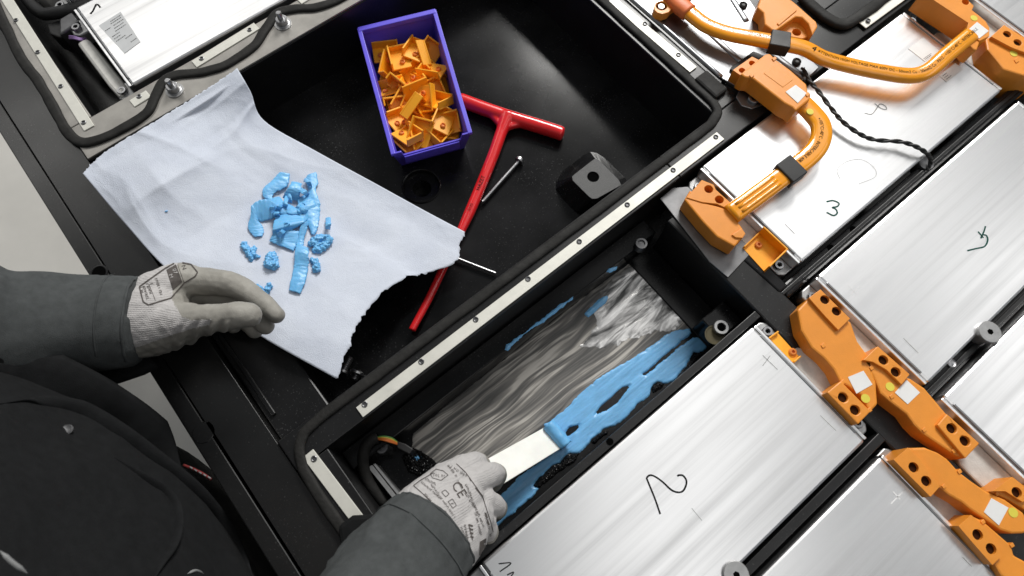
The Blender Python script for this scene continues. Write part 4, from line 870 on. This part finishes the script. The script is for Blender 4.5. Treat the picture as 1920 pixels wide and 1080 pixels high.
# ================================================================== THE TROUGH: residue, paste, scraper
tz = FZ + 0.0002
def nz(x, y, sx, sy, seed): return noise.noise(Vector((x * sx, y * sy, seed)))
res = ragged(PP([(775, 812), (860, 742), (1010, 622), (1110, 545), (1186, 489), (1228, 502), (1254, 540), (1262, 575), (1296, 588), (1306, 612), (1240, 665), (1160, 720), (1090, 778), (1010, 840), (930, 885), (860, 910), (815, 895), (770, 850)], tz), 0.0012, 0.004, 2)
V, F = blob_vf(res, [], tz, lambda x, y, d: 0.0009 * (1 - math.exp(-d / 0.003)) + 0.00035 * nz(x, y, 12, 190, 1) + 0.0002 * nz(x, y, 30, 600, 2), 0.0014)
o = obj('residue_film', V, F, 'residue', smooth=True); tag(o, 'streaked grey residue film scraped along the trough floor', 'residue')
wet = ragged(PP([(1105, 575), (1150, 520), (1192, 492), (1226, 504), (1250, 540), (1258, 575), (1285, 592), (1270, 618), (1220, 625), (1170, 640), (1125, 655), (1085, 650), (1120, 610)], tz + .001), 0.004, 0.003, 5)
V, F = blob_vf(wet, [], tz + 0.0008, lambda x, y, d: 0.0012 * (1 - math.exp(-d / 0.004)) + min(1, d / .006) * (0.0007 * abs(nz(x, y, 25, 90, 3)) + 0.0003 * nz(x, y, 60, 220, 4)), 0.0012)
o = obj('wet_residue', V, F, 'residue_wet', smooth=True); tag(o, 'shiny crinkled wet residue patch at the far end of the trough', 'residue')
z7 = lambda l: zl(l, 860, 430, 2.7)
z8 = lambda l: zl(l, 880, 700, 2.8423)
outl = z7([(430, 990), (490, 945), (550, 900), (600, 840), (690, 765), (770, 708), (900, 640), (1010, 560), (1040, 535), (1095, 508), (1178, 500), (1182, 525), (1145, 556), (1060, 625), (985, 690), (930, 733), (948, 735), (1052, 652), (1120, 592), (1188, 548), (1248, 540), (1263, 590), (1240, 620), (1190, 622), (1155, 690), (1085, 772), (1040, 780), (1005, 770), (975, 800), (970, 838), (900, 890)]) + \
       z8([(830, 245), (785, 272), (715, 300), (655, 350), (640, 375), (590, 425), (530, 425), (510, 440), (480, 480), (440, 490), (405, 525), (360, 570), (340, 600), (372, 612), (335, 658), (265, 718), (140, 825), (100, 800), (168, 650), (262, 552), (350, 490), (430, 425), (450, 372), (400, 300)])
h1 = ragged(PP(z7([(688, 940), (720, 895), (765, 858), (828, 800), (868, 790), (830, 845), (800, 880), (750, 915)]), FZ), 0.0006, 0.003, 8)
h2 = ragged(PP(z7([(540, 1030), (560, 1003), (612, 990), (595, 1018), (552, 1048)]), FZ), 0.0005, 0.003, 9)
V, F = blob_vf(ragged(PP(outl, FZ + .002), 0.0013, 0.0020, 6), [h1, h2], FZ + 0.0004,
               lambda x, y, d: 0.0017 * (1 - math.exp(-d / 0.0012)) + min(1, d / .004) * (0.0006 * nz(x, y, 14, 110, 7) + 0.0004 * nz(x, y, 30, 420, 8)) + 0.0018 * math.exp(-((d - 0.002) / 0.0016) ** 2) * max(0, nz(x, y, 60, 60, 11)), 0.0011)
o = obj('paste_layer', V, F, 'paste', smooth=True); tag(o, 'broad smear of blue thermal paste along the trough beside the bar', 'thermal paste')
def patch(label, pxs, z, T, seed, mtn='paste', amp=0.0008, cat='thermal paste', nm='paste_patch'):
    V, F = blob_vf(ragged(PP(pxs, z), amp, 0.002, seed), [], z, lambda x, y, d: T * (1 - math.exp(-d / 0.0018)) + min(1, d / .003) * T * 0.4 * nz(x, y, 150, 260, seed), 0.0008)
    o = obj(nm, V, F, mtn, smooth=True); tag(o, label, cat); return o
patch('thin streak of blue paste on the trough side ledge', z7([(230, 612), (242, 585), (330, 522), (420, 455), (500, 388), (545, 362), (582, 338), (578, 352), (500, 415), (440, 465), (380, 495), (300, 560), (248, 615)]), -0.0518, 0.0018, 21, amp=0.0014)
patch('blue paste chip stuck on the grey residue', z7([(635, 428), (660, 400), (705, 355), (752, 328), (762, 345), (745, 380), (690, 420), (655, 448)]), FZ + 0.0012, 0.0024, 22)
patch('small blue paste dab high on the trough side', z7([(745, 215), (760, 196), (806, 186), (800, 202), (765, 222)]), -0.0518, 0.0016, 23)
patch('small blue paste dab by the loose wires in the trough', [(768, 862), (778, 850), (790, 852), (798, 860), (788, 866), (780, 870)], FZ + 0.001, 0.003, 24)
for i, (lab, pxs) in enumerate((('black lumpy adhesive beside the middle of the blue smear', z7([(975, 800), (1005, 770), (1040, 780), (1025, 812), (985, 830)])),
    ('long black lumpy adhesive along the edge of the blue smear', z8([(340, 600), (365, 565), (405, 525), (440, 492), (490, 470), (530, 425), (592, 425), (560, 470), (480, 530), (420, 580), (372, 612)])),
    ('black lumpy adhesive near the bar hole', z8([(650, 365), (690, 318), (745, 305), (735, 325), (690, 355), (665, 378)])),
    ('black lumpy adhesive round the yellow ring at the trough end', z7([(1185, 630), (1245, 622), (1215, 660), (1150, 720), (1120, 745), (1160, 690)])),
    ('glittering black adhesive heap by the loose wires', [(752, 858), (775, 838), (800, 850), (822, 870), (815, 895), (790, 895), (765, 885)]))):
    V, F = blob_vf(ragged(PP(pxs, FZ + .001), 0.0016, 0.002, 30 + i), [], FZ + 0.0002, lambda x, y, d, i=i: 0.003 * (1 - math.exp(-d / 0.002)) + min(1, d / .002) * 0.0022 * abs(nz(x, y, 420, 420, i)) + 0.001 * nz(x, y, 900, 900, i), 0.0008)
    o = obj('adhesive_lump', V, F, 'black_gloss', smooth=False); tag(o, lab, 'adhesive')
# scraper: flat white plastic blade, one end in the fist, the other under the rolled paste
scr = thing('plastic_scraper', 'flat white plastic scraper held in the gloved fist pushing blue paste', 'scraper', P(1040, 815, FZ))
z_t, z_h = FZ + 0.006, -0.050
q = [P(1024, 800, z_t), P(1063, 834, z_t), P(948, 905, z_h), P(905, 866, z_h)]
dl = (q[2] - q[1]) ; q2 = [q[3] + dl * 0.55 + Vector((0, 0, .005)), q[2] + dl * 0.55 + Vector((0, 0, .005))]
th = Vector((0, 0, 0.0034)); top = [q[0] - Vector((0, 0, .0012)), q[1] - Vector((0, 0, .0012)), q[2], q2[1], q2[0], q[3]]; top = [v + th for v in top]; bot = [v - th for v in top]; bot[0] = top[0] - th * 0.35; bot[1] = top[1] - th * 0.35
V = top + bot; F = [[0, 1, 2, 5], [5, 2, 3, 4], [6, 7, 8, 11], [11, 8, 9, 10]] + [[i, (i + 1) % 6, 6 + (i + 1) % 6, 6 + i] for i in range(6)]
obj('blade', V, F, 'white_plastic', scr, bevel=0.0008, seg=2)
# roll of paste curling over the blade tip
e0, e1 = P(1027, 796, FZ + 0.012), P(1061, 836, FZ + 0.012); ax = (e1 - e0).normalized(); fw_ = (q[0] - q[3]); fw_ = (fw_ - ax * fw_.dot(ax)).normalized(); upv = ax.cross(fw_); upv = upv if upv.z > 0 else -upv
V = []; F = []; NS, NA = 40, 14
for j in range(NA + 1):
    c = e0.lerp(e1, j / NA)
    for i in range(NS + 1):
        a = -1.2 - 8.2 * i / NS; r = 0.0098 - 0.0058 * i / NS + 0.0006 * noise.noise(Vector((j * .5, i * .3, 2)))
        c2 = c + ax * (0.0012 * noise.noise(Vector((i * .35, 3, j // NA * 5))) if j in (0, NA) else 0)
        V.append(c2 + fw_ * (r * math.cos(a) + 0.002) + upv * (r * math.sin(a)))
for j in range(NA):
    for i in range(NS): a = j * (NS + 1) + i; F.append([a, a + 1, a + NS + 2, a + NS + 1])
o = obj('paste_roll', V, F, 'paste_curl', smooth=True); tag(o, 'rolled-up curl of blue paste on the tip of the white scraper', 'thermal paste')
s_ = o.modifiers.new('thick', 'SOLIDIFY'); s_.thickness = 0.0016
# --- cable end with loose wires in the near corner of the trough
cw = thing('sensor_cable', 'black sleeved sensor cable with loose coloured wires in the trough corner', 'cable', P(690, 870, FZ))
sweep('sleeve', catmull([P(*p) for p in ((722, 945, -.07), (692, 905, -.062), (681, 870, -.055), (684, 842, -.05), (697, 825, -.048), (708, 821, -.049))], 8), 0.0062, None, 'rubber', cw, 12)
for i, (mt_, dy) in enumerate((('wire_green', -2), ('wire_yellow', 0), ('wire_orange', 3), ('wire_orange', 6))):
    sweep('wire', catmull([P(704, 821 + dy * .3, -.047), P(718, 820 + dy * .8, -.042), P(733, 823 + dy, -.044), P(746, 831 + dy * .4, -.052)], 6), 0.0011, None, mt_, cw, 8)
pprism('plug', [(742, 826), (760, 832), (775, 842), (768, 852), (745, 840)], -0.07, -0.05, 'black_plastic', cw, bevel=0.001)
cb = thing('steel_bracket', 'thin pale steel bracket edge standing in the trough near the fist', 'bracket', P(715, 910, FZ))
pprism('bar', [(690, 876), (698, 872), (745, 932), (738, 936)], FZ, -0.058, 'galvanised', cb)
pprism('bar', [(700, 871), (704, 869), (752, 928), (748, 931)], FZ, -0.060, 'galvanised', cb)
# --- pieces at the end of the labelled module
eb = pprism('end_cover', zl([(383, 214), (440, 188), (646, 446), (600, 492), (545, 432)], 0, 0, 2.7), -0.06, -0.012, 'terminal_grey', M1, bevel=0.004)
pl = thing('plug_connector', 'black plug connector with violet wires at the corner of the labelled module', 'connector', P(115, 60, -0.03))
pprism('housing', zl([(300, 95), (360, 60), (400, 110), (300, 175)], 0, 0, 2.7), -0.05, -0.012, 'dark_steel', pl, bevel=0.002)
pprism('body', zl([(235, 120), (300, 100), (400, 120), (400, 150), (300, 190), (250, 170)], 0, 0, 2.7), -0.05, -0.02, 'black_plastic', pl, bevel=0.002)
for k in range(3): sweep('wire', catmull([P(130, 68 + k * 2, -.018), P(140, 69 + k * 2, -.010), P(150, 72 + k * 1.5, -.011), P(161, 72 + k, -.02)], 6), 0.0012, None, 'wire_violet', pl, 6)
sweep('sleeve', catmull([P(*p) for p in ((30, -30, -.03), (70, 20, -.02), (100, 25, -.015), (150, 10, -.015), (230, -40, -.02))], 8), 0.008, None, 'black_plastic', pl, 10)
# ================================================================== THE WORKER
pe = thing('person', 'person in dark grey work jacket and grey knitted gloves leaning over the open housing', 'person', (-0.40, 0.16, -0.90))
def H(px, py, z, r): return (*P(px, py, z), r)
def limb(pts, k=5, ends=(True, True), n=16):
    c = chain(pts, k, n); out = [c[0]]
    if ends[0]: out.append(c[1])
    if ends[1]: out.append(c[2])
    return out
def loft(secs, n=36, sq=2.3):
    V = []; F = []
    for cx, cy, z, a, b_ in secs:
        for i in range(n):
            t = 2 * math.pi * i / n; c, s = math.cos(t), math.sin(t); e = 2 / sq
            V.append(Vector((cx + a * math.copysign(abs(c) ** e, c), cy + b_ * math.copysign(abs(s) ** e, s), z)))
    for k in range(len(secs) - 1):
        for i in range(n): j = (i + 1) % n; F.append([k * n + i, k * n + j, (k + 1) * n + j, (k + 1) * n + i])
    F.append(list(range(n))[::-1]); F.append(list(range((len(secs) - 1) * n, len(secs) * n))); return V, F
torso = loft([(a - .012, b_, c_, d_, e_) for a, b_, c_, d_, e_ in [(-.385, .15, -.30, .13, .20), (-.375, .16, -.12, .16, .25), (-.378, .17, 0.0, .172, .29), (-.38, .18, .08, .170, .285), (-.385, .19, .17, .158, .26), (-.39, .195, .27, .14, .235), (-.395, .20, .36, .115, .20), (-.40, .20, .44, .08, .12), (-.395, .20, .48, .06, .07)]])
armL = [H(257, 601, .056, .0415), H(205, 601, .062, .044), H(130, 603, .074, .0455), H(60, 606, .092, .049), H(-40, 610, .115, .055), (-.30, .46, .20, .062), (-.36, .40, .34, .070)]
armR = [H(811, 990, .040, .0470), H(780, 1028, .050, .0490), H(748, 1076, .064, .0510), H(712, 1140, .084, .053), H(670, 1220, .11, .056), (-.22, -.06, .20, .066), (-.36, 0.0, .34, .072)]
def wr_f(v):
    p = v * 1.0
    a = noise.noise(Vector((v.x * 16, v.y * 16, v.z * 16 + 3))) + (1.6 * (1 - 2 * abs(noise.noise(Vector((v.x * 9, v.y * 7, v.z * 6 + 8))))) if v.x < -.16 and v.y < .42 else 0); b_ = noise.noise(Vector((v.x * 38, v.y * 30, v.z * 34)))
    c = 1 - abs(noise.noise(Vector((v.x * 22 + 5, v.y * 13, v.z * 20)))) * 2
    k_ = 1.0 if v.x > -0.13 or v.y > 0.42 else 0.35
    return 0.0045 * a + (0.0020 * b_ + 0.0035 * max(0, c) ** 3) * k_
JV, JF = solid_union([torso] + limb(armL, 6, (False, True)) + limb(armR, 6, (False, True)), 0.0048, 5, wr_f)
jk = obj('jacket', JV, JF, ['jacket_black', 'sleeve_grey'], pe, smooth=True)
jk['label'] = 'dark work jacket with grey forearms'
def seg_d(p, a, b_):
    a = Vector(a[:3]); b_ = Vector(b_[:3]); d = b_ - a; t = max(0, min(1, (p - a).dot(d) / d.dot(d))); return (p - a - d * t).length
off = root_loc(pe)
for pl_ in jk.data.polygons:
    c = pl_.center + off
    dL = min(seg_d(c, armL[i], armL[i + 1]) - armL[i][3] for i in range(4)); dR = min(seg_d(c, armR[i], armR[i + 1]) - armR[i][3] for i in range(4))
    if min(dL, dR) < 0.012: pl_.material_index = 1
jbvh = BVHTree.FromPolygons(JV, JF)
# hems, folds and trims lying on the jacket
def on_j(pxs, lift, k=8):
    return catmull([hit(x, y, jbvh, lift) for x, y in pxs], k)
def trim(nm, pxs, hw, hh, mt, lift=0.0, tap=True):
    p = on_j(pxs, lift); n = len(p) - 1; pf = [max(0.06, min(1, 4 * i / n, 4 * (n - i) / n)) if tap else 1 for i in range(n + 1)]
    return sweep(nm, p, [hw * q for q in pf], [hh * q for q in pf], mt, jk, 10, 2.4)
trim('front_edge', [(2, 758), (70, 752), (150, 770), (225, 812), (300, 868), (370, 925), (420, 985), (455, 1040), (480, 1095)], 0.0090, 0.0040, 'jacket_black', 0.002)
trim('collar_fold', [(2, 690), (60, 705), (130, 735), (190, 765), (250, 803), (310, 853), (352, 895)], 0.026, 0.006, 'jacket_black', 0.009)
trim('pocket_seam', [(200, 850), (260, 890), (315, 930), (332, 965), (328, 1010), (300, 1060), (280, 1100)], 0.0060, 0.0020, 'jacket_black', 0.0)
trim('piping', [(1, 1032), (25, 1055), (55, 1076)], 0.0016, 0.0014, 'piping', 0.001)
trim('piping', [(352, 1076), (368, 1070), (384, 1076)], 0.0012, 0.0010, 'piping', 0.001)
trim('piping', [(92, 686), (112, 690), (140, 692)], 0.0012, 0.0010, 'piping', 0.0012)
c = hit(126, 806, jbvh, 0.0); lathe('button', c, [(0.0046, -0.001), (0.0046, 0.001), (0.0034, 0.0019), (0.0016, 0.0014), (0.0002, 0.0014)], 'dark_steel', jk, 16, axis=(0.35, 0.05, 0.9))
# stitched cuff seams
def ring(arm, t, r_add, hw, nm, mt='sleeve_grey'):
    a = Vector(arm[0][:3]); b_ = Vector(arm[1][:3]); c = a.lerp(b_, t); d = (b_ - a).normalized(); u = d.orthogonal().normalized(); s = d.cross(u); r = arm[0][3] + (arm[1][3] - arm[0][3]) * t + r_add; n = 48
    pts = [c + (u * math.cos(2 * math.pi * i / n) + s * math.sin(2 * math.pi * i / n)) * r for i in range(n)]; V = []; F = []
    for i, p in enumerate(pts):
        o_ = (p - c).normalized()
        h = jbvh.ray_cast(c + o_ * 0.12, -o_)
        p = (h[0] if h[0] is not None and (h[0] - c).length < r * 1.35 else p) + o_ * 0.0002
        for q in range(6):
            w_ = 2 * math.pi * q / 6; V.append(p + o_ * (hw * math.cos(w_)) + d * (hw * 1.2 * math.sin(w_)))
    for i in range(n):
        for q in range(6): F.append([i * 6 + q, i * 6 + (q + 1) % 6, ((i + 1) % n) * 6 + (q + 1) % 6, ((i + 1) % n) * 6 + q])
    obj(nm, V, F, mt, jk, smooth=True)
ring(armL, 0.06, 0.0, 0.0012, 'cuff_hem'); ring(armR, 0.08, 0.0, 0.0013, 'cuff_hem'); ring(armL, 0.95, 0.0, 0.0007, 'cuff_seam'); ring(armR, 0.95, 0.0, 0.0008, 'cuff_seam')
pprism('cuff_tab', [(632, 986), (660, 966), (700, 964), (748, 940), (765, 965), (720, 1000), (665, 1030), (638, 1030)], 0.016, 0.030, 'jacket_black', jk, bevel=0.004)
pprism('cuff_tab', [(100, 690), (160, 655), (255, 650), (292, 684), (262, 700), (215, 716), (170, 728)], 0.022, 0.034, 'jacket_black', jk, bevel=0.004)
st_ = sweep('stitched_tape', catmull([P(344, 872, 0.0), P(362, 879, 0.001), P(380, 888, 0.001), P(396, 899, 0.0)], 5), 0.0013, 0.0010, 'red_thread', pe, 8)
for k in range(5): a = P(356 + k * 8.5, 875.5 + k * 4.6, 0.0014); b_ = P(361 + k * 8.5, 879 + k * 4.6, 0.0018); sweep('stitch', [a, b_], 0.0008, None, 'piping', st_, 6)
# trousers and head, outside the frame
tv, tf = solid_union([loft([(-.39, .15, -.32, .12, .19), (-.385, .15, -.24, .13, .20)])] + limb([(-.39, .05, -.32, .085), (-.40, .03, -.58, .062), (-.42, .02, -.86, .045)]) + limb([(-.39, .25, -.32, .085), (-.40, .28, -.58, .062), (-.42, .29, -.86, .045)]), 0.008, 4)
obj('trousers', tv, tf, 'jacket_black', pe, smooth=True)
for y in (.02, .29):
    V, F = solid_union(limb([(-.43, y, -.868, .034), (-.32, y, -.874, .028)]), 0.006, 3); obj('shoe', V, F, 'black_plastic', pe, smooth=True)
hv, hf = solid_union(limb([(-.40, .20, .44, .055), (-.385, .20, .55, .052)]) + [ball_vf((-.385, .20, .645, ), .078, 20), ball_vf((-.36, .20, .60), .058, 18), ball_vf((-.395, .20, .66), .082, 20), ball_vf((-.302, .20, .615), .012), ball_vf((-.312, .20, .632), .010), ball_vf((-.312, .20, .583), .014), ball_vf((-.385, .282, .62), .016), ball_vf((-.385, .118, .62), .016)], 0.004, 4)
hd = obj('head', hv, hf, 'skin', pe, smooth=True)
for y in (.172, .228):
    V, F = ball_vf((-.3145, y, .628), .0095, 12); obj('eye', V, F, 'sticker_white', hd, smooth=True)
V, F = ball_vf((-.306, .20, .574), .012, 12); obj('mouth', [Vector((v.x * 1.0, .20 + (v.y - .20) * 1.6, .574 + (v.z - .574) * .4)) for v in V], F, 'red_thread', hd, smooth=True)
V, F = solid_union([ball_vf((-.405, .20, .675), .086, 20), ball_vf((-.42, .20, .63), .078, 18)], 0.004, 3, lambda v: 0.003 * noise.noise(v * 90)); obj('hair', V, F, 'hair', hd, smooth=True)
# ---- gloves
def in_poly(p, poly):
    c = False; n = len(poly)
    for i in range(n):
        a, b_ = poly[i], poly[(i + 1) % n]
        if (a[1] > p[1]) != (b_[1] > p[1]) and p[0] < a[0] + (p[1] - a[1]) * (b_[0] - a[0]) / (b_[1] - a[1]): c = not c
    return c
def gw(v): return 0.0009 * noise.noise(v * 60) + 0.0005 * noise.noise(v * 170)
L1 = limb([H(225, 601, .056, .0350), H(262, 601, .055, .0352), H(292, 596, .054, .0335)]) + \
     limb([H(262, 578, .050, .0265), H(308, 549, .050, .0262), H(342, 528, .048, .0205), H(374, 526, .046, .0135)]) + \
     limb([H(262, 622, .052, .0265), H(305, 612, .058, .0265), H(340, 606, .066, .0215), H(372, 602, .074, .0165)]) + \
     limb([H(335, 608, .066, .0210), H(372, 601, .076, .0152), H(412, 596, .082, .0134), H(446, 591, .083, .0132), H(468, 590.5, .082, .0116)]) + \
     limb([H(360, 527, .046, .0148), H(392, 528, .045, .0142), H(438, 535, .046, .0128), H(474, 555, .046, .0112), H(502, 577, .044, .0100), H(517, 590, .042, .0088)]) + \
     limb([H(355, 545, .030, .0150), H(395, 550, .026, .0135), H(448, 563, .024, .0118), H(482, 590, .024, .0103), H(498, 611, .026, .0090)]) + \
     limb([H(350, 560, .012, .0145), H(395, 568, .008, .0125), H(440, 584, .006, .0112), H(466, 606, .010, .0098), H(478, 620, .014, .0085)]) + \
     limb([H(345, 575, -.002, .0130), H(385, 585, -.006, .0110), H(420, 600, -.004, .0098), H(438, 612, .002, .0082)]) + \
     limb([H(285, 585, .035, .0280), H(345, 560, .022, .0240), H(375, 552, .020, .0170)]) + limb([H(285, 620, .034, .0260), H(340, 612, .024, .0210)])
def gwL(v):
    x, y = pix(v); d = gw(v)
    # folds of the coated palm below the thumb
    q = (x - 300) * 0.5 + (y - 640) * 1.0
    if 320 < x < 430 and y > 598: d += 0.0013 * math.sin(x * 0.26 + y * 0.12) * min(1, (y - 598) / 15)
    return d
GV, GF = solid_union(L1, 0.0013, 5, gwL)
gl = obj('glove', GV, GF, ['glove_coat', 'glove_knit'], pe, smooth=True); gl['label'] = 'open gloved hand above the paper'
kp = [(150, 470), (335, 480), (330, 520), (322, 560), (338, 592), (358, 601), (395, 599), (393, 609), (356, 617), (300, 636), (255, 652), (150, 652)]
for pl_ in gl.data.polygons:
    c = pl_.center + off; x, y = pix(c); x += 2 * noise.noise(c * 700)
    if in_poly((x, y), kp): pl_.material_index = 1
R1 = limb([H(780, 968, .040, .0270), H(808, 945, .030, .0262), H(838, 912, .016, .0235)]) + limb([H(812, 992, .040, .0300), H(842, 962, .028, .0280), H(862, 938, .018, .0240)]) + limb([H(846, 1022, .038, .0270), H(868, 990, .026, .0262), H(886, 968, .014, .0210)]) + \
     limb([H(832, 915, .015, .0210), H(868, 880, .006, .0150)]) + limb([H(850, 930, .018, .0205), H(890, 902, .010, .0150)]) + limb([H(865, 955, .016, .0205), H(905, 938, .005, .0142)]) + limb([H(875, 985, .012, .0195), H(906, 978, -.002, .0135)]) + \
     limb([H(866, 882, .006, .0145), H(884, 871, .000, .0122), H(897, 868, -.014, .0112), H(903, 874, -.034, .0100), H(904, 888, -.046, .0088)]) + \
     limb([H(888, 904, .010, .0146), H(910, 893, .003, .0132), H(925, 889, -.010, .0120), H(931, 893, -.030, .0104), H(926, 906, -.045, .0090)]) + \
     limb([H(903, 938, .005, .0138), H(920, 945, -.002, .0118), H(931, 951, -.014, .0105), H(932, 958, -.032, .0094), H(924, 966, -.048, .0084)]) + \
     limb([H(905, 978, -.002, .0130), H(915, 996, -.010, .0104), H(917, 1004, -.022, .0094), H(910, 1010, -.040, .0084)]) + \
     limb([H(805, 930, .020, .0200), H(842, 893, -.004, .0155), H(875, 880, -.030, .0120), H(898, 876, -.052, .0105)]) + limb([H(840, 960, .006, .024), H(880, 940, -.010, .018)])
RV, RF = solid_union(R1, 0.0013, 5, gw)
gr = obj('glove', RV, RF, ['glove_coat', 'glove_knit'], pe, smooth=True); gr['label'] = 'gloved fist with black print gripping the white scraper'
for pl_ in gr.data.polygons:
    c = pl_.center + off
    if c.z + 0.003 * noise.noise(c * 90) > -0.0070: pl_.material_index = 1
# prints on the gloves: laid on the knit through their outline in the photograph
def lay(px_pts, faces, bvh, par, mt='print_grey', lift=0.00045):
    V = []
    for x, y in px_pts:
        d = Vector(Rw.T @ np.array([(x - 960) / FPX, -(y - 540) / FPX, -1.0])).normalized(); h = bvh.ray_cast(Vector((0, 0, CAM_H)), d)
        V.append(h[0] + h[1] * lift * (1 if h[1].dot(d) < 0 else -1) if h[0] is not None else None)
    keep = [f for f in faces if all(V[i] is not None for i in f) and max((V[f[i]] - V[f[i - 1]]).length for i in range(len(f))) < 0.012]
    V = [v if v is not None else Vector((0, 0, 0)) for v in V]; used = sorted({i for f in keep for i in f}); mp = {o_: n for n, o_ in enumerate(used)}
    if keep: obj('print', [V[i] for i in used], [[mp[i] for i in f] for f in keep], mt, par)
class Ink:
    def __init__(s): s.p = []; s.f = []
    def line(s, a, b_, wd):
        a = Vector(a); b_ = Vector(b_); L_ = (b_ - a).length; n = max(1, int(L_ / 3)); d = (b_ - a).normalized(); q = Vector((-d.y, d.x)) * wd / 2; o_ = len(s.p)
        for i in range(n + 1): p = a.lerp(b_, i / n); s.p += [tuple(p - q), tuple(p + q)]
        for i in range(n): s.f.append([o_ + 2 * i, o_ + 2 * i + 1, o_ + 2 * i + 3, o_ + 2 * i + 2])
    def poly(s, pts, wd, close=True):
        for i in range(len(pts) - (0 if close else 1)): s.line(pts[i], pts[(i + 1) % len(pts)], wd)
    def fill(s, q, n=8):
        o_ = len(s.p); q = [Vector(v) for v in q]
        for j in range(n + 1):
            for i in range(n + 1): u, v = i / n, j / n; s.p.append(tuple(q[0] * (1 - u) * (1 - v) + q[1] * u * (1 - v) + q[2] * u * v + q[3] * (1 - u) * v))
        for j in range(n):
            for i in range(n): a = o_ + j * (n + 1) + i; s.f.append([a, a + 1, a + n + 2, a + n + 1])
    def dashes(s, a, b_, h, rn, fillr=0.8):
        """illegible small print: a row of short strokes"""
        a = Vector(a); b_ = Vector(b_); d = (b_ - a).normalized(); q = Vector((-d.y, d.x)); L_ = (b_ - a).length; t = 0
        while t < L_:
            w_ = rn.uniform(0.8, 2.2)
            if rn.random() < fillr:
                p = a + d * t; hh = h * rn.uniform(.6, 1); s.line(p - q * hh / 2, p + q * hh / 2, 0.75)
                if rn.random() < .7: e = rn.choice((-.5, 0, .5)); s.line(p + q * hh * e, p + q * hh * e + d * w_, 0.75)
            t += w_ + 0.9
    def text(s, tx, c, size, ang):
        V, F = text_vf(tx, size); ca, sa = math.cos(ang), math.sin(ang); o_ = len(s.p)
        for v in V: x, y = v.x, -v.y; s.p.append((c[0] + x * ca - y * sa, c[1] + x * sa + y * ca))
        s.f += [[i + o_ for i in f] for f in F]
rn = random.Random(5)
lb = BVHTree.FromPolygons(GV, GF); rb = BVHTree.FromPolygons(RV, RF)
zL = lambda a, b_: (200 + a / 4.153, 460 + b_ / 4.153)
k = Ink(); k.poly([zL(*p) for p in ((548, 130), (655, 150), (708, 212), (690, 242), (600, 295), (500, 412), (325, 465), (285, 440), (255, 325), (330, 270), (450, 185))], 2.5)
k.line(zL(552, 150), zL(602, 290), 0.8); k.line(zL(330, 300), zL(378, 430), 0.8)
for a, b_ in (((385, 260), (425, 385)), ((350, 290), (352, 300)), ((315, 300), (345, 380)), ((288, 320), (322, 420)), ((268, 330), (280, 380))): k.dashes(zL(*a), zL(*b_), 6, rn, 0.95)
k.text('N', zL(582, 160), 11, math.radians(72)); lay(k.p, k.f, lb, gl)
k = Ink(); k.fill([zL(*p) for p in ((465, 192), (540, 150), (588, 285), (515, 352))]); lay(k.p, k.f, lb, gl, 'print_grey', 0.0004)
k = Ink(); k.text('07', zL(512, 190), 10, math.radians(70)); k.text('M', zL(482, 232), 10, math.radians(70)); lay(k.p, k.f, lb, gl, 'glove_knit', 0.0009)
zR = lambda a, b_: (720 + a / 4.5, 820 + b_ / 4.5)
k = Ink(); k.poly([zR(*p) for p in ((420, 300), (300, 370), (250, 410), (330, 480), (410, 560), (500, 680), (600, 800))], 1.4, False)
k.poly([zR(*p) for p in ((610, 225), (690, 300), (760, 400), (830, 500), (860, 600), (900, 720), (920, 800))], 1.3, False)
for a, b_, h in (((570, 250), (700, 330), 5), ((540, 240), (610, 330), 5), ((620, 370), (770, 600), 5), ((690, 400), (840, 760), 4.5), ((770, 640), (820, 830), 5), ((350, 355), (440, 400), 4.5), ((320, 380), (480, 520), 4), ((400, 400), (600, 680), 4), ((340, 470), (440, 590), 4), ((510, 620), (600, 740), 4), ((680, 740), (720, 960), 5), ((650, 760), (690, 850), 4), ((850, 640), (900, 830), 5)):
    k.dashes(zR(*a), zR(*b_), h, rn, 0.92)
for a, b_ in (((720, 345), (735, 370)), ((770, 425), (830, 500)), ((855, 640), (868, 680)), ((870, 700), (885, 740))): k.line(zR(*a), zR(*b_), 2.6)
k.poly([zR(*p) for p in ((390, 310), (440, 270), (500, 285), (540, 320), (480, 365), (410, 345))], 1.0); k.dashes(zR(420, 320), zR(510, 330), 6, rn)
k.text('CE', zR(562, 400), 26, math.radians(58))
k.poly([zR(*p) for p in ((485, 465), (515, 445), (550, 480), (520, 505))], 1.0); k.poly([zR(*p) for p in ((540, 545), (575, 520), (610, 575), (580, 600))], 1.0); k.line(zR(565, 560), zR(585, 560), 1.4)
for t in range(4): k.line(zR(715 + t * 4, 740 + t * 32), zR(748 + t * 2, 750 + t * 32), 3.4)
k.line(zR(712, 735), zR(745, 870), 1.6)
lay(k.p, k.f, rb, gr)
k = Ink(); k.fill([zR(*p) for p in ((805, 880), (860, 850), (855, 950), (800, 1000))]); lay(k.p, k.f, rb, gr)
k = Ink(); k.text('07', zR(835, 890), 8, math.radians(85)); lay(k.p, k.f, rb, gr, 'glove_knit', 0.0009)
